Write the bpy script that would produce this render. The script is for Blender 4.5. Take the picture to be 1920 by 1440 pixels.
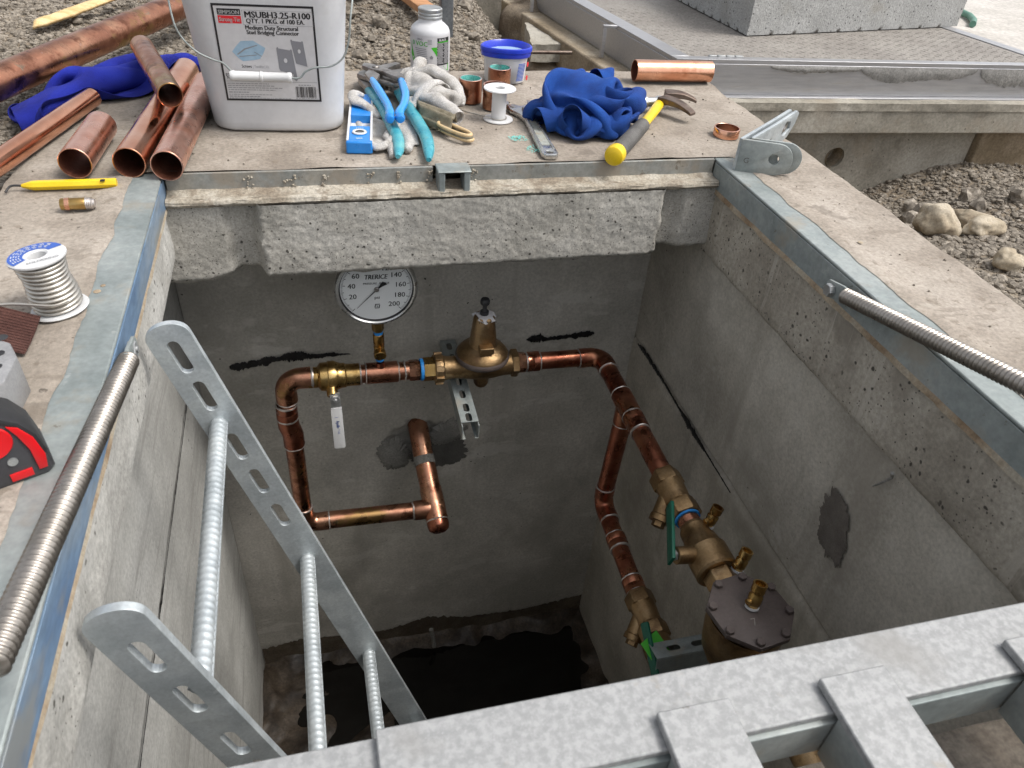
import bpy, bmesh, math, random
import numpy as np
from mathutils import Vector, Matrix, noise
random.seed(7); np.random.seed(7)
S = bpy.context.scene
for o in list(bpy.data.objects): bpy.data.objects.remove(o, do_unlink=True)
R_ = math.radians
PI = math.pi

# ------------------------------------------------------------------ camera, world, sun, exposure
cam_d = bpy.data.cameras.new('camera'); cam = bpy.data.objects.new('camera', cam_d)
S.collection.objects.link(cam); S.camera = cam
cam_d.sensor_fit = 'HORIZONTAL'; cam_d.sensor_width = 36.0; cam_d.lens = 26.62
cam_d.clip_start = 0.02; cam_d.clip_end = 500
cam.matrix_world = Matrix(((0.96893, 0.09425, -0.22868, 0.0),
                           (-0.23777, 0.60958, -0.75622, 0.0),
                           (0.06813, 0.78710, 0.61305, 0.57),
                           (0, 0, 0, 1)))
cam_d.dof.use_dof = True; cam_d.dof.focus_distance = 1.65; cam_d.dof.aperture_fstop = 13.0
W = bpy.data.worlds.new('World'); S.world = W; W.use_nodes = True
wn = W.node_tree; bg = wn.nodes['Background']
SUN_EL, SUN_AZ = R_(58), R_(112)          # azimuth clockwise from +Y: light comes over the right shoulder
sky = wn.nodes.new('ShaderNodeTexSky'); sky.sky_type = 'NISHITA'; sky.sun_disc = False
sky.sun_elevation = SUN_EL; sky.sun_rotation = SUN_AZ
sky.air_density = 1.0; sky.dust_density = 4.0; sky.ozone_density = 1.0
hs = wn.nodes.new('ShaderNodeHueSaturation'); hs.inputs['Saturation'].default_value = 0.22
wn.links.new(sky.outputs[0], hs.inputs['Color']); wn.links.new(hs.outputs[0], bg.inputs['Color'])
bg.inputs['Strength'].default_value = 0.15
sd = bpy.data.lights.new('sun', 'SUN'); sd.energy = 1.5; sd.angle = R_(20); sd.color = (1, .96, .9)
so = bpy.data.objects.new('sun', sd); S.collection.objects.link(so)
sun_dir = Vector((math.sin(SUN_AZ)*math.cos(SUN_EL), math.cos(SUN_AZ)*math.cos(SUN_EL), math.sin(SUN_EL)))
so.rotation_euler = sun_dir.to_track_quat('Z', 'Y').to_euler(); so.location = (3, -3, 6)
S.cycles.max_bounces = 6; S.cycles.diffuse_bounces = 3; S.cycles.glossy_bounces = 3; S.cycles.transmission_bounces = 2
S.cycles.use_adaptive_sampling = True; S.cycles.adaptive_threshold = .025; S.cycles.caustics_reflective = False; S.cycles.caustics_refractive = False
S.view_settings.view_transform = 'Standard'; S.view_settings.look = 'None'
S.view_settings.exposure = 0.58; S.view_settings.gamma = 1.0; S.view_settings.use_curve_mapping = False

# ------------------------------------------------------------------ materials
def mk(name, cols, scale=10, rough=.5, rvar=.1, metal=0.0, bump=0.0, bscale=120, fine=.0, fscale=None,
       spots=(), pit_shade=None, lo=.35, hi=.65, stretch=None, coat=0.0, sheen=0.0, spec=.5, spangle=0, trans=0, detail=4):
    m = bpy.data.materials.new(name); m.use_nodes = True
    nt = m.node_tree; N = nt.nodes; L = nt.links; P = N['Principled BSDF']
    if isinstance(cols[0], (int, float)): cols = [cols]
    tc = N.new('ShaderNodeTexCoord'); co = tc.outputs['Object']
    if stretch:
        mp = N.new('ShaderNodeMapping'); mp.inputs['Scale'].default_value = stretch
        L.new(co, mp.inputs['Vector']); co = mp.outputs[0]
    def nz(sc, det=3, rg=.6):
        n = N.new('ShaderNodeTexNoise'); n.inputs['Scale'].default_value = sc
        n.inputs['Detail'].default_value = det; n.inputs['Roughness'].default_value = rg
        L.new(co, n.inputs['Vector']); return n.outputs['Fac']
    def ramp(fac, a, b, ca=(0,0,0,1), cb=(1,1,1,1)):
        r = N.new('ShaderNodeValToRGB'); r.color_ramp.elements[0].position = a; r.color_ramp.elements[1].position = b
        r.color_ramp.elements[0].color = ca; r.color_ramp.elements[1].color = cb
        L.new(fac, r.inputs[0]); return r
    def mix(fac, a, b, mode='MIX'):
        x = N.new('ShaderNodeMix'); x.data_type = 'RGBA'; x.blend_type = mode
        for v, i in ((fac, 0), (a, 6), (b, 7)):
            if hasattr(v, 'links'): L.new(v, x.inputs[i])
            else: x.inputs[i].default_value = v
        return x.outputs[2]
    n1 = nz(scale, detail)
    if len(cols) == 1: col = None; colv = (*cols[0], 1)
    else:
        r = N.new('ShaderNodeValToRGB'); e = r.color_ramp.elements
        e[0].position = lo; e[0].color = (*cols[0], 1); e[1].position = hi; e[1].color = (*cols[-1], 1)
        for i, c in enumerate(cols[1:-1], 1):
            k = e.new(lo + (hi-lo)*i/(len(cols)-1)); k.color = (*c, 1)
        L.new(n1, r.inputs[0]); col = r.outputs[0]
    if col is None:
        q = N.new('ShaderNodeRGB'); q.outputs[0].default_value = colv; col = q.outputs[0]
    if spangle:
        v = N.new('ShaderNodeTexVoronoi'); v.inputs['Scale'].default_value = spangle; L.new(co, v.inputs['Vector'])
        rr = ramp(v.outputs['Color'], .0, 1.0, (.72, .72, .72, 1), (1.2, 1.2, 1.2, 1)); col = mix(1.0, col, rr.outputs[0], 'MULTIPLY')
    if fine:
        f = ramp(nz(fscale or scale*14, 2, .7), .3, .7, (1-fine,)*3+(1,), (1+fine,)*3+(1,)); col = mix(1.0, col, f.outputs[0], 'MULTIPLY')
    for sp_ in spots:
        sc, th, w, c, amt = sp_[:5]; co0 = co
        if len(sp_) > 5:
            mp = N.new('ShaderNodeMapping'); mp.inputs['Scale'].default_value = sp_[5]; L.new(co, mp.inputs['Vector']); co = mp.outputs[0]
        s = ramp(nz(sc, 4, .65), th, th+w); co = co0
        ml = N.new('ShaderNodeMath'); ml.operation = 'MULTIPLY'; ml.inputs[1].default_value = amt
        L.new(s.outputs[0], ml.inputs[0]); col = mix(ml.outputs[0], col, (*c, 1))
    hgt = None
    if bump:
        hgt = nz(bscale, 3, .7)
    if pit_shade:
        psc, pr, pth, pc = pit_shade
        tot = None
        for k, s_ in enumerate((psc, psc*2.3)):
            v = N.new('ShaderNodeTexVoronoi'); v.inputs['Scale'].default_value = s_; v.inputs['Randomness'].default_value = 1
            nn = N.new('ShaderNodeTexNoise'); nn.inputs['Scale'].default_value = s_*1.3
            L.new(co, nn.inputs['Vector'])
            va = N.new('ShaderNodeVectorMath'); va.operation = 'MULTIPLY_ADD'; va.inputs[1].default_value = (.5/s_,)*3
            L.new(nn.outputs['Color'], va.inputs[0]); L.new(co, va.inputs[2]); L.new(va.outputs[0], v.inputs['Vector'])
            a = ramp(v.outputs['Distance'], pr*.6, pr, (1, 1, 1, 1), (0, 0, 0, 1))
            b = ramp(nz(psc*.16+k*3, 1), pth, pth+.08)
            mm = N.new('ShaderNodeMath'); mm.operation = 'MULTIPLY'; L.new(a.outputs[0], mm.inputs[0]); L.new(b.outputs[0], mm.inputs[1])
            if tot is None: tot = mm.outputs[0]
            else:
                mx = N.new('ShaderNodeMath'); mx.operation = 'MAXIMUM'; L.new(tot, mx.inputs[0]); L.new(mm.outputs[0], mx.inputs[1]); tot = mx.outputs[0]
        col = mix(tot, col, (*pc, 1))  # shade inside the pits, painted as dark spots without relief
    L.new(col, P.inputs['Base Color'])
    if rvar:
        rm = N.new('ShaderNodeMapRange'); rm.inputs['From Min'].default_value = .3; rm.inputs['From Max'].default_value = .7
        rm.inputs['To Min'].default_value = max(.02, rough-rvar); rm.inputs['To Max'].default_value = min(1, rough+rvar)
        L.new(nz(scale*2.7, 2), rm.inputs['Value']); L.new(rm.outputs[0], P.inputs['Roughness'])
    else: P.inputs['Roughness'].default_value = rough
    P.inputs['Metallic'].default_value = metal
    P.inputs['Specular IOR Level'].default_value = spec
    P.inputs['Coat Weight'].default_value = coat
    P.inputs['Sheen Weight'].default_value = sheen
    P.inputs['Transmission Weight'].default_value = trans
    if hgt is not None:
        b = N.new('ShaderNodeBump'); b.inputs['Strength'].default_value = min(1, bump or .5); b.inputs['Distance'].default_value = .0025
        L.new(hgt, b.inputs['Height']); L.new(b.outputs[0], P.inputs['Normal'])
    return m

M = {}
M['slab'] = mk('dusty_concrete', [(.225, .19, .155), (.31, .268, .224), (.38, .335, .287)], 6, .9, .05, bump=.6, bscale=90, fine=.2, fscale=150,
               spots=[(3, .54, .12, (.21, .178, .142), .75), (38, .60, .05, (.18, .145, .11), .6), (55, .68, .03, (.07, .057, .045), .75), (13, .64, .08, (.42, .38, .325), .6), (5, .62, .03, (.155, .13, .105), .55), (1.2, .62, .02, (.17, .14, .11), .4, (3, 14, 3))], pit_shade=(48, .10, .52, (.12, .098, .075)))
M['beam'] = mk('pitted_grey_concrete', [(.31, .295, .26), (.39, .37, .33), (.46, .44, .40)], 8, .92, .05, bump=.45, bscale=150, fine=.25, fscale=260,
               spots=[(4, .56, .14, (.27, .255, .225), .6), (18, .64, .08, (.54, .52, .475), .6), (60, .66, .04, (.20, .185, .16), .6)], pit_shade=(62, .19, .42, (.06, .055, .047)))
M['wall'] = mk('smooth_grey_concrete', [(.36, .33, .28), (.46, .425, .365), (.54, .505, .44)], 4, .85, .06, bump=.35, bscale=60, fine=.16, fscale=140,
               spots=[(2.2, .53, .16, (.27, .245, .20), .75), (1, .54, .14, (.30, .27, .225), .6, (9, 9, .8)), (11, .60, .10, (.56, .535, .48), .5), (70, .69, .03, (.16, .145, .12), .55)], pit_shade=(34, .08, .54, (.07, .065, .055)))
M['lip'] = mk('lip_concrete', [(.33, .32, .295), (.42, .41, .38), (.50, .49, .46)], 6, .88, .05, bump=.6, bscale=90, fine=.2, fscale=150,
              spots=[(5, .58, .12, (.33, .305, .265), .55), (1, .58, .08, (.26, .25, .225), .5, (30, 30, 2))], pit_shade=(42, .15, .44, (.09, .085, .072)))
M['greywall'] = mk('board_marked_concrete', [(.34, .335, .315), (.43, .425, .40), (.51, .505, .48)], 4, .85, .06, bump=.35, bscale=60, fine=.16, fscale=140,
               spots=[(2.2, .53, .16, (.27, .265, .245), .7), (1, .54, .12, (.27, .26, .24), .6, (8, 3, 40)), (70, .69, .03, (.14, .135, .12), .55)], pit_shade=(34, .10, .54, (.07, .067, .06)))
M['rlip'] = mk('stained_lip_concrete', [(.27, .24, .195), (.35, .315, .26), (.41, .375, .315)], 6, .9, .05, bump=.6, bscale=80, fine=.2, fscale=120,
               spots=[(7, .54, .1, (.21, .185, .15), .65), (1, .58, .06, (.46, .42, .36), .6, (40, 40, 2.5))], pit_shade=(46, .19, .40, (.06, .052, .042)))
M['ledge'] = mk('dirty_mortar_ledge', [(.22, .18, .135), (.33, .29, .23), (.42, .385, .325)], 16, .92, .04, bump=.7, bscale=120, fine=.3, fscale=200, spots=[(30, .56, .08, (.19, .15, .11), .7)])
M['floor'] = mk('brown_silt', [(.020, .014, .010), (.045, .033, .023), (.085, .065, .047)], 9, .55, .2, bump=.7, bscale=60, fine=.4, fscale=120, spots=[(30, .70, .04, (.14, .115, .09), .5)])
M['puddle'] = mk('black_standing_water', [(.0035, .003, .0026), (.007, .006, .005)], 6, .06, .03, bump=.05, bscale=14)
M['backwall'] = mk('trowelled_grey_concrete', [(.41, .39, .345), (.51, .485, .435), (.60, .57, .515)], 4, .85, .06, bump=.35, bscale=60, fine=.16, fscale=140,
               spots=[(2.2, .54, .16, (.33, .31, .265), .75), (1, .55, .14, (.37, .345, .30), .6, (9, 9, .8)), (11, .60, .10, (.63, .605, .55), .5), (70, .69, .03, (.17, .155, .13), .55), (1.5, .60, .04, (.68, .66, .61), .35, (3, 3, 9))], pit_shade=(34, .09, .53, (.07, .065, .055)))
M['tide'] = mk('tide_stain', [(.085, .065, .045), (.14, .112, .08)], 14, .8, .1, bump=.4, bscale=60, fine=.3)
M['galvdirty'] = mk('dirty_steel_strip', [(.21, .215, .20), (.27, .275, .26), (.31, .29, .25)], 7, .65, .1, metal=.25, bump=.25, bscale=80, fine=.15, spots=[(10, .52, .1, (.29, .25, .20), .7), (50, .64, .04, (.15, .12, .09), .7)])
M['galv'] = mk('galvanised_steel', [(.40, .44, .46), (.49, .53, .55), (.56, .60, .61)], 14, .5, .12, metal=.5, bump=.1, bscale=120, fine=.1, spots=[(45, .60, .08, (.62, .66, .67), .6)])
M['galvdull'] = mk('dull_galvanised_steel', [(.22, .25, .247), (.29, .32, .315), (.35, .375, .365)], 6, .58, .1, metal=.35, bump=.12, bscale=60, fine=.12, spots=[(9, .56, .12, (.34, .295, .23), .6), (60, .69, .03, (.15, .125, .095), .65), (22, .64, .05, (.42, .44, .43), .5)])
M['rustline'] = mk('rust_stained_galvanised', [(.22, .15, .09), (.33, .26, .18), (.37, .33, .26)], 14, .85, .08, bump=.4, bscale=90, fine=.2)
M['film'] = mk('blue_film', [(.11, .185, .31), (.17, .255, .37), (.30, .35, .39)], 8, .5, .1, metal=.2, fine=.15, spots=[(12, .54, .1, (.27, .27, .245), .8)], stretch=(1, .35, 1))
M['spangle'] = mk('spangled_zinc', [(.265, .27, .27), (.305, .308, .308), (.35, .353, .353)], 130, .6, .1, metal=.25, fine=.05, lo=.40, hi=.60, spots=[(210, .58, .1, (.40, .403, .405), .5), (14, .62, .05, (.25, .22, .175), .45), (5, .57, .1, (.235, .228, .215), .6), (40, .70, .03, (.16, .14, .115), .5)])
M['alu'] = mk('aluminium', [(.40, .40, .415), (.49, .49, .50)], 5, .42, .08, metal=.7, fine=.06, stretch=(1, 30, 30), spots=[(5, .58, .1, (.36, .33, .29), .4)])
M['alumortar'] = mk('mortar_smear', [(.20, .195, .185), (.29, .28, .265)], 12, .9, .05, bump=.8, bscale=80, fine=.25)
M['plate'] = mk('dusty_tread_plate', [(.23, .21, .19), (.29, .27, .245)], 6, .75, .1, metal=.15, bump=.3, bscale=120, fine=.25, fscale=150)
M['bgconc'] = mk('background_concrete', [(.24, .22, .18), (.33, .305, .255), (.39, .365, .315)], 5, .9, .05, bump=.5, bscale=70, fine=.2, fscale=120, pit_shade=(40, .12, .5, (.10, .085, .065)), spots=[(4, .55, .14, (.26, .21, .15), .65)])
M['shelfmud'] = mk('dark_muddy_shelf', [(.075, .06, .047), (.12, .10, .08), (.19, .165, .135)], 9, .9, .06, bump=.8, bscale=70, fine=.3, fscale=120)
M['brownconc'] = mk('mud_stained_concrete', [(.20, .155, .10), (.29, .235, .165), (.37, .32, .25)], 6, .92, .04, bump=.6, bscale=80, fine=.25, fscale=130)
M['block'] = mk('porous_block', [(.33, .33, .32), (.42, .42, .41)], 8, .95, .03, bump=.9, bscale=120, fine=.22, fscale=190, spots=[(5, .58, .12, (.30, .285, .25), .6)], pit_shade=(60, .19, .40, (.06, .06, .058)))
COP = dict(metal=1.0, coat=0)
M['cop_new'] = mk('bright_copper', [(.72, .33, .20), (.82, .42, .27), (.86, .50, .35)], 9, .2, .08, spots=[(14, .60, .1, (.48, .18, .09), .55), (60, .68, .04, (.5, .2, .12), .4)], **COP)
M['cop_pink'] = mk('satin_copper', [(.76, .40, .29), (.84, .50, .39), (.72, .34, .23)], 12, .3, .08, fine=.04, spots=[(20, .62, .08, (.46, .19, .11), .5), (70, .68, .04, (.9, .6, .5), .5)], **COP)
M['cop_dull'] = mk('oxidised_copper', [(.34, .15, .095), (.46, .22, .14), (.57, .315, .20)], 12, .32, .12, fine=.08, spots=[(15, .53, .08, (.21, .085, .05), .85), (9, .58, .08, (.36, .235, .085), .8), (40, .67, .04, (.09, .055, .04), .55), (26, .67, .04, (.62, .42, .36), .5), (17, .66, .05, (.20, .26, .20), .4)], **COP)
M['cop_dark'] = mk('dark_red_copper', [(.25, .085, .052), (.35, .13, .08), (.44, .20, .115)], 12, .32, .12, fine=.08, spots=[(14, .57, .1, (.15, .05, .03), .7), (26, .68, .04, (.5, .28, .2), .45)], **COP)
M['cop_in'] = mk('copper_inside', [(.20, .075, .05), (.33, .13, .08)], 12, .5, .1, metal=.8, fine=.2)
M['patina'] = mk('green_patina', [(.10, .42, .38), (.18, .55, .50), (.12, .35, .30)], 70, .7, .1, fine=.35, fscale=400)
M['solder'] = mk('solder_joint', [(.52, .47, .44), (.68, .64, .61)], 40, .4, .1, metal=.9, fine=.1)
M['brass'] = mk('brass', [(.34, .20, .065), (.46, .295, .105), (.56, .39, .165)], 14, .3, .1, metal=1.0, fine=.08, spots=[(16, .55, .1, (.19, .10, .035), .7)])
M['bronze'] = mk('cast_bronze', [(.225, .145, .07), (.31, .205, .105), (.39, .275, .155)], 14, .42, .08, metal=.95, bump=.35, bscale=220, fine=.12, spots=[(20, .56, .1, (.13, .075, .04), .65)])
M['castgrey'] = mk('brown_epoxy_cover', [(.075, .057, .052), (.10, .078, .070)], 10, .55, .06, bump=.25, bscale=150, fine=.12)
M['steel'] = mk('worn_steel', [(.20, .19, .18), (.32, .30, .285), (.42, .40, .38)], 26, .42, .12, metal=.9, fine=.15, spots=[(30, .62, .1, (.16, .11, .08), .6)])
M['clawsteel'] = mk('rusty_claw_steel', [(.09, .065, .05), (.15, .11, .09), (.20, .16, .13)], 30, .5, .1, metal=.7, fine=.15)
M['chrome'] = mk('chrome', [(.50, .50, .49), (.64, .64, .625)], 20, .3, .1, metal=.95, fine=.08, spots=[(60, .64, .05, (.3, .27, .22), .5)])
M['wrenchdirt'] = mk('grimy_recess', [(.30, .30, .27), (.38, .40, .37), (.34, .29, .22)], 60, .6, .1, metal=.3, fine=.2)
M['bolt'] = mk('zinc_bolt', [(.40, .41, .41), (.5, .51, .51)], 30, .45, .1, metal=.8, fine=.1)
M['spring'] = mk('spring_steel', [(.27, .245, .215), (.36, .33, .30)], 30, .34, .08, metal=.9, fine=.08)
M['white'] = mk('white_plastic', [(.56, .56, .575), (.61, .61, .62)], 5, .4, .06, fine=.03, spots=[(9, .60, .12, (.46, .435, .39), .5), (26, .71, .03, (.24, .22, .19), .55)])
M['white2'] = mk('clean_white_plastic', [(.60, .60, .60), (.66, .66, .66)], 8, .38, .05, spots=[(30, .62, .1, (.48, .46, .43), .5)])
M['paper'] = mk('label_paper', [(.53, .52, .53), (.59, .58, .59)], 6, .5, .05, fine=.04, spots=[(20, .66, .06, (.42, .39, .35), .5)])
M['ink'] = mk('black_ink', [(.012, .012, .014)], rough=.5, rvar=0)
M['greyink'] = mk('grey_ink', [(.22, .22, .24)], rough=.5, rvar=0)
M['smallprint'] = mk('small_print', [(.26, .26, .27)], rough=.5, rvar=0)
M['redink'] = mk('red_ink', [(.68, .02, .03)], rough=.45, rvar=0)
M['blueink'] = mk('pale_blue_ink', [(.27, .40, .52), (.34, .47, .58)], 60, .5, .05)
M['blueprint'] = mk('blue_print', [(.03, .10, .42)], rough=.4, rvar=0)
M['greenprint'] = mk('green_print', [(.05, .42, .02)], rough=.45, rvar=0)
M['blue'] = mk('blue_plastic', [(.01, .19, .58), (.015, .23, .66)], 20, .35, .08, coat=.15)
M['bluelid'] = mk('blue_lid_plastic', [(.012, .035, .46), (.02, .05, .55)], 20, .35, .08, coat=.15)
M['bluegrip'] = mk('glossy_blue_grip', [(.01, .26, .68), (.015, .31, .75)], 20, .22, .05, coat=.4)
M['teal'] = mk('worn_teal_grip', [(.03, .25, .32), (.06, .33, .40), (.12, .40, .42)], 22, .34, .1, fine=.15, spots=[(35, .58, .12, (.26, .26, .20), .7), (18, .66, .1, (.03, .12, .16), .7)])
M['clothblue'] = mk('royal_blue_cloth', [(.003, .030, .17), (.004, .045, .235), (.006, .06, .285)], 12, .95, .03, bump=.5, bscale=900, fine=.2, fscale=900, spots=[(22, .66, .06, (.012, .05, .16), .6)])
M['clothblue2'] = mk('deep_blue_cloth', [(.004, .009, .17), (.006, .014, .25), (.008, .02, .30)], 12, .95, .03, bump=.5, bscale=900, fine=.2, fscale=900)
M['knit'] = mk('white_knit', [(.36, .335, .305), (.47, .45, .425), (.55, .53, .51)], 22, .95, .03, bump=1, bscale=420, fine=.25, fscale=420, spots=[(34, .62, .1, (.28, .25, .215), .55)])
M['cuff'] = mk('olive_cuff', [(.14, .12, .08), (.24, .21, .15)], 60, .95, .03, bump=.5, bscale=500, fine=.2)
M['tan'] = mk('tan_handle', [(.55, .39, .20), (.63, .47, .27)], 30, .5, .06, fine=.08)
M['wood'] = mk('split_wood', [(.50, .33, .14), (.62, .44, .21), (.70, .53, .29)], 9, .7, .08, bump=.4, bscale=60, fine=.12, stretch=(1, 6, 6))
M['oldwood'] = mk('orange_wood', [(.42, .20, .09), (.52, .27, .13)], 12, .75, .08, fine=.15, stretch=(1, 6, 1))
M['yellow'] = mk('yellow_paint', [(.74, .50, .01), (.80, .56, .02)], 20, .35, .06, fine=.05, spots=[(40, .68, .06, (.35, .22, .04), .5)])
M['rubber'] = mk('grey_rubber', [(.09, .085, .08), (.13, .125, .12)], 30, .7, .08, fine=.12)
M['black'] = mk('black_plastic', [(.018, .018, .02), (.03, .03, .032)], 20, .5, .08)
M['tapegrey'] = mk('dark_grey_rubber', [(.035, .035, .04), (.06, .06, .065)], 20, .6, .08, fine=.1)
M['red'] = mk('red_plastic', [(.66, .008, .012), (.74, .012, .018)], 15, .38, .06, coat=.1)
M['greybox'] = mk('cast_aluminium_box', [(.26, .26, .265), (.34, .34, .345)], 20, .5, .08, metal=.3, bump=.2, bscale=200, fine=.1)
M['sand'] = mk('brown_abrasive_cloth', [(.055, .02, .015), (.085, .035, .027)], 30, .95, .03, bump=.6, bscale=500, fine=.3)
M['solderwire'] = mk('solder_wire', [(.50, .47, .42), (.60, .57, .52)], 50, .36, .08, metal=.85, fine=.06)
M['green'] = mk('green_lever', [(.0, .085, .05), (.005, .12, .075)], 15, .4, .06, fine=.06)
M['lime'] = mk('lime_tag', [(.10, .55, .06)], rough=.5, rvar=0)
M['bluetape'] = mk('blue_sealant', [(.02, .22, .62), (.03, .28, .7)], 60, .5, .1, bump=.3, bscale=300)
M['tar'] = mk('black_sealant', [(.006, .006, .007), (.014, .014, .015)], 40, .45, .15, bump=.6, bscale=160, spec=.35)
M['mortar'] = mk('grey_mortar', [(.20, .195, .18), (.30, .29, .265)], 18, .92, .04, bump=1, bscale=120, fine=.25)
M['damp'] = mk('damp_concrete', [(.115, .10, .085), (.165, .145, .125)], 30, .85, .06, bump=.4, bscale=90, fine=.2)
M['darkmortar'] = mk('dark_damp_mortar', [(.09, .088, .08), (.13, .125, .115)], 18, .8, .06, bump=.4, bscale=90, fine=.15)
M['dial'] = mk('dial_white', [(.66, .68, .68)], rough=.45, rvar=0)
M['hose'] = mk('green_hose', [(.08, .20, .15), (.11, .25, .19)], 30, .45, .08)
M['post'] = mk('dark_steel_post', [(.10, .11, .12), (.17, .18, .19)], 12, .6, .1, metal=.4, fine=.2)
M['dirt'] = mk('dry_dirt', [(.13, .10, .072), (.20, .16, .115), (.27, .225, .17)], 5, .97, .02, bump=1, bscale=120, fine=.35, fscale=180, spots=[(2.5, .58, .14, (.13, .11, .085), .6)])
M['gravel'] = mk('gravel_stones', [(.10, .085, .067), (.20, .172, .138), (.34, .30, .25)], 45, .93, .04, bump=.4, bscale=250, fine=.3, fscale=200, lo=.3, hi=.7, detail=2)
M['stone'] = mk('tan_stone', [(.26, .205, .14), (.36, .30, .215), (.44, .385, .30)], 12, .85, .06, bump=.6, bscale=90, fine=.2, spots=[(30, .6, .08, (.2, .16, .11), .5)])
M['greystone'] = mk('grey_brown_stone', [(.24, .195, .145), (.34, .285, .22)], 14, .9, .05, bump=.7, bscale=90, fine=.2)
M['pale'] = mk('sunlit_pale_ground', [(.42, .395, .36), (.52, .49, .455)], 6, .9, .05, bump=.4, bscale=80, fine=.2, fscale=60)  # bright sunlight on the ground, put into a pale base colour
M['stain'] = mk('teal_stain', [(.22, .36, .33), (.34, .40, .34)], 60, .9, .03, fine=.2)

# ------------------------------------------------------------------ mesh helpers
C = S.collection
def basis(ax):
    w = Vector(ax).normalized()
    t = Vector((0, 0, 1)) if abs(w.z) < .9 else Vector((0, 1, 0))
    u = t.cross(w).normalized(); v = w.cross(u); return u, v, w
class MB:
    def __init__(s): s.v = []; s.f = []
    def add(s, vs, fs, fn=None):
        b = len(s.v); s.v += [Vector(fn(Vector(p))) if fn else Vector(p) for p in vs]
        s.f += [[b+i for i in f] for f in fs]; return s
    def box(s, c, d, m=None):
        x, y, z = (q/2 for q in d); c = Vector(c)
        vs = [Vector((i, j, k)) for i in (-x, x) for j in (-y, y) for k in (-z, z)]
        vs = [c + (m @ p if m else p) for p in vs]
        return s.add(vs, [(0,1,3,2), (4,6,7,5), (0,4,5,1), (2,3,7,6), (0,2,6,4), (1,5,7,3)])
    def bx(s, x0, x1, y0, y1, z0, z1):
        return s.box(((x0+x1)/2, (y0+y1)/2, (z0+z1)/2), (x1-x0, y1-y0, z1-z0))
    def tube(s, pts, r, n=16, cap=True, closed=False, sq=1.0):
        pts = [Vector(p) for p in pts]; k = len(pts)
        rs = r if isinstance(r, (list, tuple)) else [r]*k
        T = []
        for i in range(k):
            a = pts[i-1] if i > 0 else (pts[-1] if closed else pts[0]); b = pts[(i+1) % k] if (i < k-1 or closed) else pts[-1]
            T.append((b-a).normalized())
        u = basis(T[0])[0]; vs = []
        for i in range(k):
            u = (u - T[i]*u.dot(T[i])).normalized(); w = T[i].cross(u)
            for j in range(n):
                a = 2*PI*j/n; vs.append(pts[i] + (u*math.cos(a) + w*math.sin(a)*sq)*rs[i])
        fs = []
        for i in range(k if closed else k-1):
            i2 = (i+1) % k
            for j in range(n): fs.append((i*n+j, i*n+(j+1) % n, i2*n+(j+1) % n, i2*n+j))
        if cap and not closed: fs += [tuple(reversed(range(n))), tuple(range((k-1)*n, k*n))]
        return s.add(vs, fs)
    def lathe(s, prof, o, ax, n=32, phase=0):
        u, v, w = basis(ax); o = Vector(o); vs = []; fs = []; ids = []
        for r, t in prof:
            if r < 1e-6: ids.append([len(vs)]*n); vs.append(o + w*t)
            else:
                ids.append(list(range(len(vs), len(vs)+n)))
                for j in range(n):
                    a = 2*PI*j/n+phase; vs.append(o + w*t + (u*math.cos(a)+v*math.sin(a))*r)
        for i in range(len(prof)-1):
            A, B = ids[i], ids[i+1]
            for j in range(n):
                q = [A[j], A[(j+1) % n], B[(j+1) % n], B[j]]; q2 = []
                for x in q:
                    if x not in q2: q2.append(x)
                if len(q2) > 2: fs.append(tuple(q2))
        return s.add(vs, fs)
    def cyl(s, o, ax, r, l, n=24, ch=0.0, phase=0):
        if ch: return s.lathe([(0, 0), (r-ch, 0), (r, ch), (r, l-ch), (r-ch, l), (0, l)], o, ax, n, phase)
        return s.lathe([(0, 0), (r, 0), (r, l), (0, l)], o, ax, n, phase)
    def pipe(s, a, b, r, t, n=40):
        a = Vector(a); b = Vector(b); l = (b-a).length; e = t*.35
        return s.lathe([(r-t, 0), (r-e, 0), (r, e), (r, l-e), (r-e, l), (r-t, l), (r-t, 0)], a, b-a, n)
    def grid(s, fn, nu, nv, closeu=False):
        vs = [fn(i/nu, j/nv) for j in range(nv+1) for i in range(nu+1)]
        fs = [(j*(nu+1)+i, j*(nu+1)+i+1, (j+1)*(nu+1)+i+1, (j+1)*(nu+1)+i) for j in range(nv) for i in range(nu)]
        return s.add(vs, fs)
    def build(s, name, mat, parent=None, smooth=40, bevel=0, seg=2, weld=False, solid=0, sub=0):
        me = bpy.data.meshes.new(name); me.from_pydata([tuple(p) for p in s.v], [], s.f); me.validate()
        if weld or smooth:
            bm = bmesh.new(); bm.from_mesh(me)
            if weld: bmesh.ops.remove_doubles(bm, verts=bm.verts, dist=1e-5)
            bmesh.ops.recalc_face_normals(bm, faces=bm.faces); bm.to_mesh(me); bm.free()
        return link(name, me, mat, parent, smooth, bevel, seg, solid, sub)
def link(name, me, mat, parent=None, smooth=40, bevel=0, seg=2, solid=0, sub=0):
    me.materials.clear(); me.materials.append(M[mat] if isinstance(mat, str) else mat)
    if smooth:
        me.shade_smooth(); me.set_sharp_from_angle(angle=R_(smooth))
    else: me.shade_flat()
    o = bpy.data.objects.new(name, me); C.objects.link(o)
    if bevel:
        b = o.modifiers.new('bevel', 'BEVEL'); b.width = bevel; b.segments = seg; b.limit_method = 'ANGLE'; b.angle_limit = R_(40)
    if solid:
        b = o.modifiers.new('solid', 'SOLIDIFY'); b.thickness = solid; b.offset = 0
    if sub:
        b = o.modifiers.new('sub', 'SUBSURF'); b.levels = sub; b.render_levels = sub
    if parent is not None: attach(o, parent)
    return o
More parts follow.
